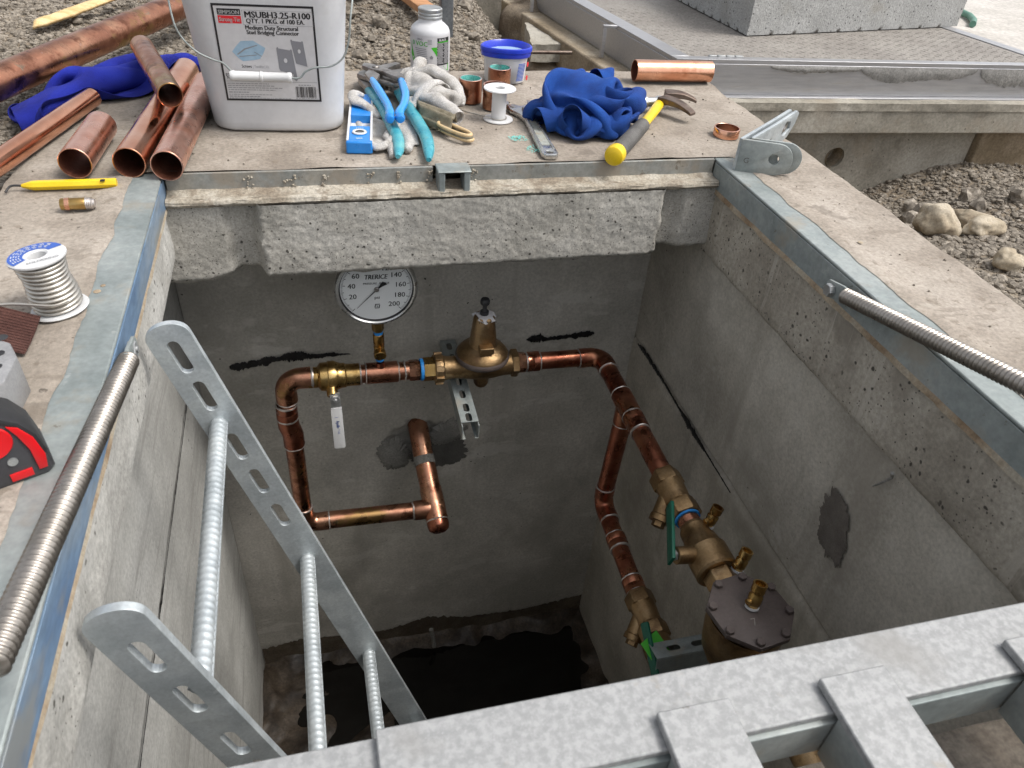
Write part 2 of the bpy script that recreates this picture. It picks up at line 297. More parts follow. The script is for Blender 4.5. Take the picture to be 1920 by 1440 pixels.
def attach(o, parent):
    o.parent = parent
    base = parent
    while base.parent is not None: base = base.parent
    # parts are drawn in world coordinates; only the thing's Empty carries an offset
    if parent is base: o.matrix_parent_inverse = Matrix.Translation(-Vector(base.location)) if base.type == 'EMPTY' else Matrix()
LABELS = {}
def tag(o, label, cat, group=None):
    o['label'] = label; o['category'] = cat
    if group: o['group'] = group
    return o
def thing(name, label, cat, loc, group=None):
    o = bpy.data.objects.new(name, None); C.objects.link(o); o.location = loc; o.empty_display_size = .02
    return tag(o, label, cat, group)
def struct(o, kind='structure'): o['kind'] = kind; return o
def plate(outline, holes, th, mtx, bev=0.0):
    """flat plate with holes: returns a mesh in world space; outline and holes are 2-D point lists"""
    cu = bpy.data.curves.new('plate', 'CURVE'); cu.dimensions = '2D'; cu.fill_mode = 'BOTH'; cu.extrude = th/2-bev; cu.bevel_depth = bev; cu.bevel_resolution = 1
    if bev: cu.offset = -bev
    for pl in [outline]+list(holes):
        sp = cu.splines.new('POLY'); sp.points.add(len(pl)-1); sp.use_cyclic_u = True
        for p, q in zip(sp.points, pl): p.co = (q[0], q[1], 0, 1)
    ob = bpy.data.objects.new('plate', cu); C.objects.link(ob)
    dg = bpy.context.evaluated_depsgraph_get(); dg.update()
    me = bpy.data.meshes.new_from_object(ob.evaluated_get(dg)); me.transform(mtx)
    bm = bmesh.new(); bm.from_mesh(me); bmesh.ops.remove_doubles(bm, verts=bm.verts, dist=1e-5); bmesh.ops.recalc_face_normals(bm, faces=bm.faces); bm.to_mesh(me); bm.free()
    bpy.data.objects.remove(ob); bpy.data.curves.remove(cu); return me
def slot(cx, cy, l, w, n=8):
    r = w/2; d = l/2-r
    return [(cx+d+r*math.cos(-PI/2+PI*i/n), cy+r*math.sin(-PI/2+PI*i/n)) for i in range(n+1)] + \
           [(cx-d+r*math.cos(PI/2+PI*i/n), cy+r*math.sin(PI/2+PI*i/n)) for i in range(n+1)]
def circ(cx, cy, r, n=20): return [(cx+r*math.cos(2*PI*i/n), cy+r*math.sin(2*PI*i/n)) for i in range(n)]
_TX = {}
def text(mb, body, size, fn, width=None, bold=.0, align='LEFT', shear=0.0):
    key = (body, bold, shear)
    if key not in _TX:
        cu = bpy.data.curves.new('t', 'FONT'); cu.body = body; cu.size = 1;  cu.shear = shear; cu.resolution_u = 2
        ob = bpy.data.objects.new('t', cu); C.objects.link(ob)
        dg = bpy.context.evaluated_depsgraph_get(); dg.update()
        me = bpy.data.meshes.new_from_object(ob.evaluated_get(dg))
        _TX[key] = ([v.co.copy() for v in me.vertices], [tuple(p.vertices) for p in me.polygons])
        bpy.data.objects.remove(ob); bpy.data.curves.remove(cu); bpy.data.meshes.remove(me)
    vs, fs = _TX[key]
    if not vs: return
    x0 = min(v.x for v in vs); x1 = max(v.x for v in vs)
    sx = (width/(x1-x0)) if width else size
    off = {'LEFT': -x0, 'CENTER': -(x0+x1)/2, 'RIGHT': -x1}[align]
    for dx in (((-.034, -.017, 0, .017, .034) if bold > .015 else (-.012, 0, .012)) if bold else (0,)):
        mb.add([((v.x+off+dx)*sx, v.y*size, 0) for v in vs], fs, lambda p, d=dx: fn(p+Vector((0, 0, 0))))
def fr(o, x, y):
    """maps local (x, y, z) to world along two directions"""
    o = Vector(o); x = Vector(x).normalized(); y = Vector(y).normalized(); z = x.cross(y)
    return lambda p: o + x*p.x + y*p.y + z*p.z
def arc(c, a, b, n=8):
    """quarter bend through corner c from point a to point b (tangent to both legs)"""
    c, a, b = Vector(c), Vector(a), Vector(b); o = a + b - c
    return [o + (a-o)*math.cos(t*PI/2/n) + (b-o)*math.sin(t*PI/2/n) for t in range(n+1)]
def nse(p, s, o=0): return noise.noise(Vector(p)*s + Vector((o, o*1.7, o*.6)))
def fbm(p, s, o=4): return noise.fractal(Vector(p)*s, 1.0, 2.0, o)

def sim_cloth(n, size, init, steps, collide, seed, thick=.007, pull=None, release=.7, grav=.0006):
    """position-based cloth: returns an (n, n, 3) array settled from a gathered start"""
    rs = np.random.RandomState(seed); g = size/(n-1)
    uu, vv = np.meshgrid(np.linspace(0, 1, n), np.linspace(0, 1, n), indexing='ij')
    X = np.array([[init(uu[i, j], vv[i, j]) for j in range(n)] for i in range(n)], dtype=np.float64)
    X += rs.normal(0, .0015, X.shape); Pv = X.copy()
    I = np.arange(n); IJ = np.stack(np.meshgrid(I, I, indexing='ij'), -1).reshape(-1, 2)
    sl = slice
    cons = []
    for p in (0, 1):
        cons.append(((sl(p, n-1, 2), sl(None)), (sl(p+1, n, 2), sl(None)), g, .9)); cons.append(((sl(None), sl(p, n-1, 2)), (sl(None), sl(p+1, n, 2)), g, .9))
        cons.append(((sl(p, n-1, 2), sl(0, n-1)), (sl(p+1, n, 2), sl(1, n)), g*1.4142, .5)); cons.append(((sl(p, n-1, 2), sl(1, n)), (sl(p+1, n, 2), sl(0, n-1)), g*1.4142, .5))
    for st in (2, 4):
        for p in range(2*st):
            if p >= n-st: continue
            a = np.array([i for i in range(p % st, n-st, 1) if (i % (2*st)) == p])
            if len(a) == 0: continue
            cons.append(((a, sl(None)), (a+st, sl(None)), g*st, .30 if st == 2 else .16)); cons.append(((sl(None), a), (sl(None), a+st), g*st, .30 if st == 2 else .16))
    for step in range(steps):
        f = step/steps
        V = (X-Pv)*.93; Pv = X.copy(); X = X+V; X[..., 2] -= grav
        if pull is not None and f < release: X += pull(X)*(1-f/release*.6)
        for it in range(5):
            for a, b, L, k in cons:
                A_ = X[a]; B_ = X[b]; d = B_-A_; l = np.sqrt((d*d).sum(-1, keepdims=True))+1e-9
                if L > g*1.5: kk = np.where(l < L, k, 0)            # bending pairs only push apart
                else: kk = k
                c = d*(.5*kk*(l-L)/l); X[a] = A_+c; X[b] = B_-c
        if step % 2 == 0:
            Q = X.reshape(-1, 3).astype(np.float32); m_ = len(Q); cell = np.floor(Q/thick).astype(np.int64)
            key = {}
            order = np.lexsort((cell[:, 2], cell[:, 1], cell[:, 0])); 
            sq = (Q*Q).sum(1); acc = np.zeros_like(Q); cnt = np.zeros(m_, np.float32)
            for s0 in range(0, m_, 600):
                D = sq[s0:s0+600, None]+sq[None]-2*Q[s0:s0+600] @ Q.T
                ii, jj = np.nonzero(D < thick*thick); ii += s0
                far = (np.abs(IJ[ii]-IJ[jj]).max(1) > 2); ii, jj = ii[far], jj[far]
                if len(ii):
                    d = Q[ii]-Q[jj]; l = np.sqrt((d*d).sum(1))+1e-6
                    np.add.at(acc, ii, d/l[:, None]*((thick-l)*.5)[:, None]); np.add.at(cnt, ii, 1)
            X = X+(acc/np.maximum(cnt, 1)[:, None]).reshape(X.shape)*.9
        Xc = collide(X); moved = np.abs(Xc-X).sum(-1, keepdims=True) > 1e-9
        Pv = np.where(moved, Pv*(1-.8)+Xc*.8, Pv); X = Xc                # friction
    return X
def cloth_obj(X, name, mat, parent, solid=.002, sub=2):
    n = X.shape[0]; mb = MB(); mb.v = [Vector(X[i, j]) for i in range(n) for j in range(n)]
    mb.f = [[i*n+j, (i+1)*n+j, (i+1)*n+j+1, i*n+j+1] for i in range(n-1) for j in range(n-1)]
    return mb.build(name, mat, parent, smooth=180, sub=sub, solid=solid)
def smooth_cloth(X, k=2):
    for _ in range(k):
        Y = X.copy(); Y[1:-1, 1:-1] = X[1:-1, 1:-1]*.4+.15*(X[:-2, 1:-1]+X[2:, 1:-1]+X[1:-1, :-2]+X[1:-1, 2:]); X = Y
    return X
def capsule(X, a, b, r):
    a, b = np.array(a), np.array(b); d = b-a; t = np.clip(((X-a) @ d)/(d @ d), 0, 1)[..., None]; q = a+t*d; e = X-q; l = np.sqrt((e*e).sum(-1, keepdims=True))+1e-9
    return np.where(l < r, q+e/l*r, X)
# ------------------------------------------------------------------ the vault
XL, XR, YN, YF = -.257, .815, .30, 1.375       # clear opening
WL, WR, WN, WB = -.326, .838, .16, 1.62        # chamber walls
OX0, OX1, OY0, OY1 = -.505, 1.052, -.9, 2.01   # outline of the top slab
ZF = -1.9
vault = thing('concrete_vault', 'open precast concrete vault with steel-edged rim, tools laid out on its dusty top', 'vault', (.28, .8, ZF))

def lin(a, b, st):
    n = max(1, int(round(abs(b-a)/st))); return [a+(b-a)*i/n for i in range(n+1)]
def slab_top():
    hx0, hx1, hy0, hy1 = XL-.05, XR+.046, -.6, YF+.006
    xs = lin(OX0, hx0, .016) + lin(hx0, hx1, .016)[1:] + lin(hx1, OX1, .016)[1:]
    ys = lin(OY0, hy0, .1) + lin(hy0, .2, .05)[1:] + lin(.2, hy1, .012)[1:] + lin(hy1, OY1, .016)[1:]
    mb = MB(); idx = {}
    def vid(i, j, lev=0):
        k = (i, j, lev)
        if k not in idx:
            x, y = xs[i], ys[j]
            ex = i in (0, len(xs)-1); ey = j in (0, len(ys)-1)
            z = .0022*fbm((x, y, 0), 9) - .001
            if ex: x += (.006*fbm((y, 3, 0), 12) - .003)*(1 if i else -1)
            if ey: y += (.005*fbm((x, 7, 0), 12) - .002)*(1 if j else -1)
            if ex or ey: z -= .002
            inner = abs(x-hx0) < 1e-4 or abs(x-hx1) < 1e-4
            dh = max(hx0-x, x-hx1) if hy0 < y < hy1+.01 else 9
            if dh < .045: z += .0050*(1-max(0, dh-.018)/.027)
            if inner and hy0-.01 < y < hy1+.01:                     # mortar feathers unevenly over the flange
                x += (.010*fbm((y, 1, 2), 9)+.002) * (1 if x < .3 else -1); z = .0024
            if lev: z = -.42
            idx[k] = len(mb.v); mb.v.append(Vector((x, y, z)))
        return idx[k]
    def inhole(i, j):
        cx, cy = (xs[i]+xs[i+1])/2, (ys[j]+ys[j+1])/2
        return hx0 < cx < hx1 and hy0 < cy < hy1
    nx, ny = len(xs)-1, len(ys)-1
    for i in range(nx):
        for j in range(ny):
            if not inhole(i, j): mb.f.append([vid(i, j), vid(i+1, j), vid(i+1, j+1), vid(i, j+1)])
    for i in range(nx):
        mb.f.append([vid(i, ny), vid(i+1, ny), vid(i+1, ny, 1), vid(i, ny, 1)]); mb.f.append([vid(i, 0), vid(i, 0, 1), vid(i+1, 0, 1), vid(i+1, 0)])
    for j in range(ny):
        mb.f.append([vid(0, j), vid(0, j+1), vid(0, j+1, 1), vid(0, j, 1)]); mb.f.append([vid(nx, j), vid(nx, j, 1), vid(nx, j+1, 1), vid(nx, j+1)])
    return mb
slab_top().build('top_slab', 'slab', vault, smooth=50)

# chamber walls: outer shells so that no light leaks, inner faces lightly uneven
def wallgrid(fn, nu, nv, name, mat):
    return MB().grid(fn, nu, nv).build(name, mat, vault, smooth=45)
def rr(p, a=.0025, s=6): return a*fbm(p, s)
def lw(u, v):
    y = WN+(WB-WN)*u; z = -.145+(ZF+.145)*v
    zz = -.562 + .004*nse((y, 0, 0), 9)
    g = 0
    return (WL - g + rr((0, y, z)), y, z)
zs = sorted(set([0.0, 1.0] + [i/60 for i in range(61)] + [(.562-.145+d)/(1.755) for d in [k*.0014-.012 for k in range(18)]]))
def wall_rows(fnz, rows, nu, name, mat):
    mb = MB(); n = nu+1
    for v in rows:
        for i in range(n): mb.v.append(Vector(fnz(i/nu, v)))
    for j in range(len(rows)-1):
        for i in range(nu): mb.f.append([j*n+i, j*n+i+1, (j+1)*n+i+1, (j+1)*n+i])
    return mb.build(name, mat, vault, smooth=45)
wall_rows(lw, zs, 70, 'chamber_wall', 'greywall')
def rw(u, v):
    y = WN+(WB-WN)*u; z = -.198+(ZF+.198)*v
    zz = -.612 + .003*nse((y, 2, 0), 7)
    g = .006*math.exp(-((z-zz)/.004)**2)
    return (WR + g + rr((5, y, z)), y, z)
wall_rows(rw, zs, 70, 'chamber_wall', 'wall')
HX, HZ = .224, -.89                              # pipe hole in the far wall
def bw(u, v):
    x = WL+(WR-WL)*u; z = -.15+(ZF+.15)*v
    d = math.hypot((x-HX)*.75, z-HZ+.03); e = .075 + .03*nse((x, 0, z), 14) + .015*nse((x, 5, z), 40)
    g = .03*max(0, 1-(d/e)**3) if d < e else 0
    return (x, WB + g + rr((x, 9, z)) + .006*(1 if d < e else 0)*nse((x, 3, z), 60), z)
wallgrid(bw, 150, 190, 'chamber_wall', 'backwall')
MB().grid(lambda u, v: (WL+(WR-WL)*u, WN, -.12+(ZF+.12)*v), 12, 12).build('chamber_wall', 'wall', vault)
def siltz(u, v):
    x = WL-.02+(WR-WL+.04)*u; y = WN-.02+(WB-WN+.06)*v
    d = min(x-WL, WR-x, WB-y, .6); d2 = d+.05*nse((x, y, 0), 5)+.03*nse((x, y, 3), 14)
    return (x, y, ZF + .055*math.exp(-max(0, d2)/.055) - .018 + .012*fbm((x, y, 4), 7) + .05*math.exp(-(((x+.12)/.22)**2+((y-1.25)/.22)**2))*(.6+.6*nse((x, y, 9), 9)))
MB().grid(siltz, 120, 140).build('vault_floor', 'floor', vault, smooth=60)
MB().grid(lambda u, v: (WL-.01+(WR-WL+.02)*u, WN-.01+(WB-WN+.03)*v, ZF+.002), 4, 4).build('standing_water', 'puddle', vault)
MB().bx(WL-.16, WL-.05, WN-.1, WB+.12, ZF-.1, -.03).build('shell', 'wall', vault); MB().bx(WR+.05, WR+.15, WN-.1, WB+.12, ZF-.1, -.03).build('shell', 'wall', vault)
MB().bx(WL-.04, WR+.04, WB+.08, WB+.16, ZF-.1, -.03).build('shell', 'wall', vault); MB().bx(WL-.04, WR+.04, WN-.1, WN-.02, ZF-.1, -.13).build('shell', 'wall', vault)

# left lip (under the angle), right lip, and the far beam
def lipl(u, v):
    y = .1+(1.36-.1)*u; t = v*1.6
    if t < 1:
        z = -.042-.103*t; x = XL-.002+.0035*fbm((1, y, z), 14) - .004*max(0, t-.9)*10*.5
    else:
        z = -.147+.002*nse((y, t, 0), 20); x = XL-.004-(XL-.004-WL+.02)*(t-1)/.6
    return (x, y, z)
MB().grid(lipl, 110, 24).build('rim_lip', 'lip', vault, smooth=50)
def lipr(u, v):
    y = .1+(1.36-.1)*u; t = v*1.4
    if t < 1:
        z = -.05-.147*t; x = XR+.002-.004*fbm((2, y, z*.35), 22)*min(1, t*1.3) + .004*max(0, t-.92)*6
    else:
        z = -.198+.003*nse((y, t, 3), 25); x = XR+.004+(WR+.02-XR)*(t-1)/.4
    return (x, y, z)
MB().grid(lipr, 120, 30).build('rim_lip', 'rlip', vault, smooth=50)
def beamf(u, v):
    x = WL-.01+(WR+.02-WL)*u
    zb = -.192 + .003*fbm((x, 0, 3), 7) + .0025*abs(nse((x, 2, 0), 38)) + .002*nse((x, 0, 0), 95)
    if x < -.17: zb -= .012*(1-max(0, (x+.2)/.03) if x > -.2 else 1)
    if -.16 < x < -.105: zb += .004
    if x > .68: zb += .004
    t = v*1.5
    def y0(z):
        y = 1.345
        def st(a, b, c): return max(0, min(1, (c-a)/(b-a)))
        jit = .006*nse((z, x, 0), 30)
        pan = st(-.112, -.100, x+jit)*(1-st(.690, .702, x+jit))                     # proud centre panel
        gl = st(-.168, -.150, x+jit)*(1-st(-.118, -.108, x+jit)); gr = st(.694, .704, x+jit)*(1-st(.735, .752, x+jit))
        y -= .020*pan; y += .018*gl + .016*gr
        return y + .0016*fbm((x, 0, z), 16) + .0012*nse((x, 1, z), 90) + .0010*nse((x, 4, z), 190)
    if t < 1:
        z = -.040+(zb+.040)*t; y = y0(z) + .012*max(0, t-.93)/.07
    else:
        z = zb + .004*nse((x, t*9, 0), 30) ; y = y0(zb)+.012+(WB-y0(zb))*(t-1)/.5
    return (x, y, z)
MB().grid(beamf, 300, 60).build('beam', 'beam', vault, smooth=60)
# narrow mortar ledge under the far angle
def ledge(u, v):
    x = XL+.002+(XR-XL-.004)*u
    prof = [(YF+.004, -.024), (YF-.010, -.0305), (1.352, -.0315), (1.343, -.030), (1.337, -.032), (1.334, -.039), (1.340, -.046)]
    k = v*6; i = min(5, int(k)); f = k-i
    y = prof[i][0]*(1-f)+prof[i+1][0]*f; z = prof[i][1]*(1-f)+prof[i+1][1]*f
    return (x, y+.002*fbm((x, v*3, 0), 18), z+.0018*fbm((x, 3+v*3, 0), 26))
MB().grid(ledge, 200, 24).build('ledge', 'ledge', vault, smooth=60)
# steel angles round the opening (each a part)
a = MB(); a.bx(XL-.056, XL, .12, YF+.012, -.004, .0015); a.build('angle_top', 'galvdull', vault, bevel=.0022)
MB().bx(XL-.006, XL+.0010, .12, YF-.002, -.046, -.0042).build('angle_face', 'film', vault, bevel=.0006)
a = MB(); a.bx(XR, XR+.052, .12, YF+.012, -.004, .0015); a.build('angle_top', 'galvdull', vault, bevel=.0022)
MB().bx(XR-.0010, XR+.006, .12, YF-.002, -.052, -.0042).build('angle_face', 'galvdull', vault, bevel=.0006)
MB().grid(lambda u, v: (XR-.0006-.0022*v, .12+1.24*u, -.049-.012*v-.004*fbm((u*9, 0, 0), 2)*v), 120, 3).build('rust_line', 'rustline', vault)
MB().grid(lambda u, v: (XL+.0004+.002*v, .12+1.24*u, -.044-.008*v-.004*fbm((u*9, 4, 0), 2)*v), 120, 3).build('rust_line', 'rustline', vault)
MB().bx(XL+.003, .222, YF-.001, YF+.005, -.0375, .003).build('angle_face', 'galvdirty', vault, bevel=.0008)
MB().bx(.290, XR-.003, YF-.0015, YF+.005, -.0375, .0025).build('angle_face', 'galvdirty', vault, bevel=.0008)
for x, w in ((-.115, .016), (-.04, .014), (.02, .008), (.105, .013), (.155, .007), (.215, .02), (.30, .02)):   # crumbs of mortar stuck to the face
    mb = MB()
    for k in range(22):
        r = random.uniform(.0008, .0028); zc = random.uniform(-.036, .0)
        p = Vector((x+random.gauss(0, w*.33), YF-.003, zc*(1 if random.random() < .6 else .3)-.004))
        mb.lathe([(0, -r), (r*.8, -r*.5), (r, 0), (r*.7, r*.6), (0, r)], p, (random.random(), random.random()-.5, 1), 6)
    mb.build('mortar_crumbs', 'ledge', vault, smooth=0)
lug = MB(); lug.bx(.228, .240, 1.338, 1.378, -.036, .004); lug.bx(.276, .288, 1.338, 1.378, -.036, .004); lug.bx(.226, .290, 1.336, 1.379, .0045, .0085)
lug.build('lifting_lug', 'galvdull', vault, bevel=.002)
# black sealant smears, damp patch, hole patch: real thin layers on the walls
def smear(pts, fn, name, mat, n=90, jag=.6, th=.0015):
    """pts: (s, centre, halfwidth) along the wall; fn maps (s, t, lift) to world"""
    mb = MB(); n2 = 5
    for i in range(n+1):
        u = i/n*(len(pts)-1); k = min(len(pts)-2, int(u)); f = u-k
        s_, c, h = (pts[k][q]*(1-f)+pts[k+1][q]*f for q in range(3))
        hu = h*(1+jag*.7*nse((s_*420, 3, 0), 1)+jag*nse((s_*60, 1, 0), 1)+jag*.8*nse((s_*170, 2, 0), 1)); hl = h*(1+jag*.7*nse((s_*420, 9, 0), 1)+jag*nse((s_*60, 5, 0), 1)+jag*.8*nse((s_*170, 7, 0), 1))
        for j in range(n2+1):
            t = j/n2*2-1
            mb.v.append(Vector(fn(s_, c+(hu if t > 0 else hl)*t, .0012+th*(1-t*t)+.0008*nse((s_*90, t*3, 0), 1))))
    for i in range(n):
        for j in range(n2): mb.f.append([i*(n2+1)+j, (i+1)*(n2+1)+j, (i+1)*(n2+1)+j+1, i*(n2+1)+j+1])
    return mb.build(name, mat, vault, smooth=60)
fb = lambda s_, t, l: (s_, WB-.0035-l, t)
fx = lambda s_, t, l: (WR-.0035-l, s_, t)
smear([(1.60, -.552, .001), (1.45, -.556, .0035), (1.3, -.560, .0022), (1.1, -.562, .003), (.98, -.564, .0018), (.9, -.567, .0045), (.87, -.566, .002), (.7, -.570, .0025), (.45, -.574, .002), (.25, -.576, .0025)], lambda s_, t, l: (WL+.0035+l*.3, s_, t), 'joint_gap', 'tar', 260, .5, .0)
smear([(WL+.004, ZF+.05, .05), (-.2, ZF+.06, .06), (-.05, ZF+.045, .06), (.1, ZF+.04, .05), (.25, ZF+.06, .07), (.4, ZF+.04, .05), (.6, ZF+.035, .045), (WR-.004, ZF+.05, .06)], fb, 'tide_stain', 'tide', 160, .16, .0)
smear([(-.246, -.600, .004), (-.235, -.600, .011), (-.18, -.594, .010), (-.155, -.589, .012), (-.125, -.585, .006), (-.10, -.582, .014), (-.07, -.582, .013), (-.045, -.587, .007), (.0, -.586, .006), (.05, -.589, .001)], fb, 'sealant_smear', 'tar', 330)
smear([(.518, -.590, .002), (.535, -.589, .011), (.555, -.590, .013), (.575, -.594, .006), (.62, -.592, .006), (.66, -.590, .009), (.695, -.588, .010), (.712, -.588, .003)], fb, 'sealant_smear', 'tar', 260)
smear([(1.58, -.612, .003), (1.54, -.606, .009), (1.45, -.606, .007), (1.38, -.607, .005), (1.30, -.612, .004), (1.25, -.614, .010), (1.20, -.616, .009), (1.13, -.617, .003), (1.01, -.620, .0015)], fx, 'sealant_smear', 'tar', 420)
def blob(cx, cz, rx, rz, fn, name, mat, jag=.25, seed=0, n=140, th=.001):
    mb = MB(); mb.v.append(Vector(fn(cx, cz, th)))
    for k in range(1, 5):
        for i in range(n):
            a = 2*PI*i/n; w = 1+jag*nse((math.cos(a)*1.3, math.sin(a)*1.3, seed), 1.6)+jag*.6*nse((math.cos(a), math.sin(a), seed), 6)+jag*.5*nse((math.cos(a), math.sin(a), seed+3), 17)
            w = 1+(w-1)*k/4
            mb.v.append(Vector(fn(cx+rx*w*k/4*math.cos(a), cz+rz*w*k/4*math.sin(a), th*(1-(k/4)**4))))
    for i in range(n): mb.f.append([0, 1+i, 1+(i+1) % n])
    for k in range(3):
        for i in range(n): mb.f.append([1+k*n+i, 1+(k+1)*n+i, 1+(k+1)*n+(i+1) % n, 1+k*n+(i+1) % n])
    return mb.build(name, mat, vault, smooth=60)
blob(.726, -.416, .044, .062, lambda s_, t, l: (WR-.0035-l, s_+.25*(t+.416), t), 'damp_patch', 'damp', .3, 3)
blob(.285, -.975, .085, .055, lambda s_, t, l: (s_, WB-.003-l, t), 'mortar_patch', 'darkmortar', .22, 8)
blob(.150, -.955, .045, .065, lambda s_, t, l: (s_, WB-.003-l, t), 'mortar_patch', 'mortar', .25, 12, th=.012)
blob(.305, -.895, .055, .045, lambda s_, t, l: (s_, WB-.003-l, t), 'mortar_patch', 'mortar', .3, 17, th=.010)
MB().tube([(WR-.004, .690, -.275), (WR-.012, .672, -.248), (WR-.012, .66, -.225), (XR-.002, .652, -.205)], [.0012, .002, .0025, .003], 8).build('wire_end', 'mortar', vault)
# things on the vault floor
f1 = MB(); f1.tube([(.255, 1.575, -1.79), (.262, 1.565, -1.83), (.264, 1.56, -1.875)], [.008, .008, .008], 10); tag(f1.build('plastic_tube', 'mortar', smooth=60), 'short grey plastic tube end standing on the dark vault floor', 'tube')

# near rim shelf under the grate bars
def shelf(u, v): x = WL+(1.05-WL)*u; y = -.55+(.245+.55)*v; return (x, y, -.105+.006*fbm((x, y, 1), 8))
MB().grid(shelf, 60, 40).build('shelf', 'shelfmud', vault, smooth=50)
MB().bx(WL-.03, XR+.23, .20, .238, -.40, -.107).build('rim_lip', 'lip', vault)

# ------------------------------------------------------------------ ground
def sst(a, b, x):
    t = max(0, min(1, (x-a)/(b-a))); return t*t*(3-2*t)
def gh(x, y):
    base = -.045
    # right-hand trench between the two vaults
    right = sst(1.0, 1.15, x)*(1-sst(2.6, 3.2, x))*(1-sst(2.2, 2.6, y))
    dz = -.02 - .37*sst(.85, 1.95, y)*(1-.30*sst(1.7, 2.2, x))
    heap = .09*math.exp(-(((x-1.86)/.24)**2+((y-1.66)/.16)**2)) + .05*math.exp(-(((x-1.45)/.2)**2+((y-1.45)/.25)**2))
    z = base + right*(dz+heap)
    # low trench behind the slab, right of the dirt bank
    back = sst(1.98, 2.06, y)*sst(.46+.10*(y-2), .74+.16*(y-2), x)*(1-sst(1.3, 1.6, x))
    z += back*(-.30 + .05*sst(2.5, 3.6, y))
    # bank of loose dirt behind the bottle, rising away
    z += .10*sst(2.05, 3.2, y)*(1-sst(.3, .75, x))*sst(-.25, .25, x)
    z += .05*math.exp(-(((x-.12)/.25)**2+((y-2.75)/.3)**2))
    z += .012*fbm((x, y, 0), 3.2) + .006*fbm((x, y, 2), 16)
    if x > 2.45: z = z*(1-sst(2.45, 2.8, x)) + (-.03)*sst(2.45, 2.8, x)
    return z
gx = sorted(set([-60, -30, -15, -8, -5, -3.2, -2.2, -1.6] + [round(v, 4) for v in np.arange(-1.3, 3.3, .025)] + [3.6, 4.2, 5.5, 8, 15, 30, 60]))
gy = sorted(set([-60, -30, -15, -8, -4, -2, -1, -.4, 0] + [round(v, 4) for v in np.arange(.3, 4.4, .025)] + [4.8, 5.6, 7, 10, 16, 30, 60]))
mb = MB(); nx = len(gx)
for y in gy:
    for x in gx: mb.v.append(Vector((x, y, gh(x, y))))
for j in range(len(gy)-1):
    for i in range(nx-1):
        cx, cy = (gx[i]+gx[i+1])/2, (gy[j]+gy[j+1])/2
        if OX0+.05 < cx < OX1-.05 and -.85 < cy < OY1-.05: continue
        mb.f.append([j*nx+i, j*nx+i+1, (j+1)*nx+i+1, (j+1)*nx+i])
struct(mb.build('ground', 'dirt', smooth=180))
struct(MB().grid(lambda u, v: (2.418-.112*2.6*v+3.2*u, 2.05+2.6*v, -.014+.004*fbm((u*3, v*3, 0), 3)), 30, 24).build('sunlit_ground', 'pale', smooth=180))  # sheet added where the ground is sunlit; its pale colour carries the glare
# gravel: tens of thousands of angular pebbles, one object
ico = [Vector(v) for v in ((0,0,-1),(.7236,-.5257,-.4472),(-.2764,-.8506,-.4472),(-.8944,0,-.4472),(-.2764,.8506,-.4472),(.7236,.5257,-.4472),(.2764,-.8506,.4472),(-.7236,-.5257,.4472),(-.7236,.5257,.4472),(.2764,.8506,.4472),(.8944,0,.4472),(0,0,1))]
icf = [(0,1,2),(1,0,5),(0,2,3),(0,3,4),(0,4,5),(1,5,10),(2,1,6),(3,2,7),(4,3,8),(5,4,9),(1,10,6),(2,6,7),(3,7,8),(4,8,9),(5,9,10),(6,10,11),(7,6,11),(8,7,11),(9,8,11),(10,9,11)]
def gravel(regions, n, name, smin, smax, powr, only=None):
    V0 = np.array([tuple(v) for v in ico]); F0 = np.array(icf); vs = []; fs = []; k = 0
    tot = sum((r[1]-r[0])*(r[3]-r[2]) for r in regions)
    for (x0, x1, y0, y1) in regions:
        m_ = int(n*(x1-x0)*(y1-y0)/tot)
        for _ in range(m_):
            x = random.uniform(x0, x1); y = random.uniform(y0, y1)
            if OX0-.004 < x < OX1+.004 and y < OY1+.004: continue
            if x > 1.0 and y > 2.12-.048*(x-1.05) and x < 2.34 and y < 3.7: continue
            if x > .96 and y > 2.13: continue
            if only is None and ((y > 2 and x < -.76-.26*(y-1.9)) or (x > 1 and y < .95+(x-1.3)*1.09-.12)): continue
            if only is not None and not only(x, y): continue
            s_ = smin*(smax/smin)**(random.random()**powr)
            sc = np.array([random.uniform(.7, 1.3), random.uniform(.7, 1.3), random.uniform(.5, .9)])*s_
            a = random.random()*6.283; ca, sa = math.cos(a), math.sin(a)
            p = V0*sc*(1+np.random.uniform(-.22, .22, (12, 1)))
            p = np.stack([p[:, 0]*ca-p[:, 1]*sa, p[:, 0]*sa+p[:, 1]*ca, p[:, 2]], 1) + (x, y, gh(x, y)+s_*random.uniform(-.1, .4))
            vs.append(p); fs.append(F0+k*12); k += 1
    vs = np.concatenate(vs); fs = np.concatenate(fs)
    me = bpy.data.meshes.new(name); me.vertices.add(len(vs)); me.vertices.foreach_set('co', vs.astype(np.float32).ravel())
    me.loops.add(len(fs)*3); me.loops.foreach_set('vertex_index', fs.astype(np.int32).ravel())
    me.polygons.add(len(fs)); me.polygons.foreach_set('loop_start', np.arange(0, len(fs)*3, 3, dtype=np.int32))
    me.update(); me.validate(); o = link(name, me, 'gravel', smooth=0); struct(o, 'stuff')
    o['label'] = 'loose grey-brown gravel scattered over the dirt round the vault'; o['category'] = 'gravel'
    return o
REG = [(-.85, -.505, 1.2, 2.05), (-1.1, .95, 2.01, 3.25), (1.052, 2.45, .72, 2.12)]
gravel(REG, 100000, 'gravel', .0020, .0115, 2.1)
def margin(x, y):
    return (y > 2 and x < -.76-.26*(y-1.9)) or (x > 1 and y < .95+(x-1.3)*1.09-.12) or x < -.85 or y < 1.2 or y > 3.25 or x > 2.45
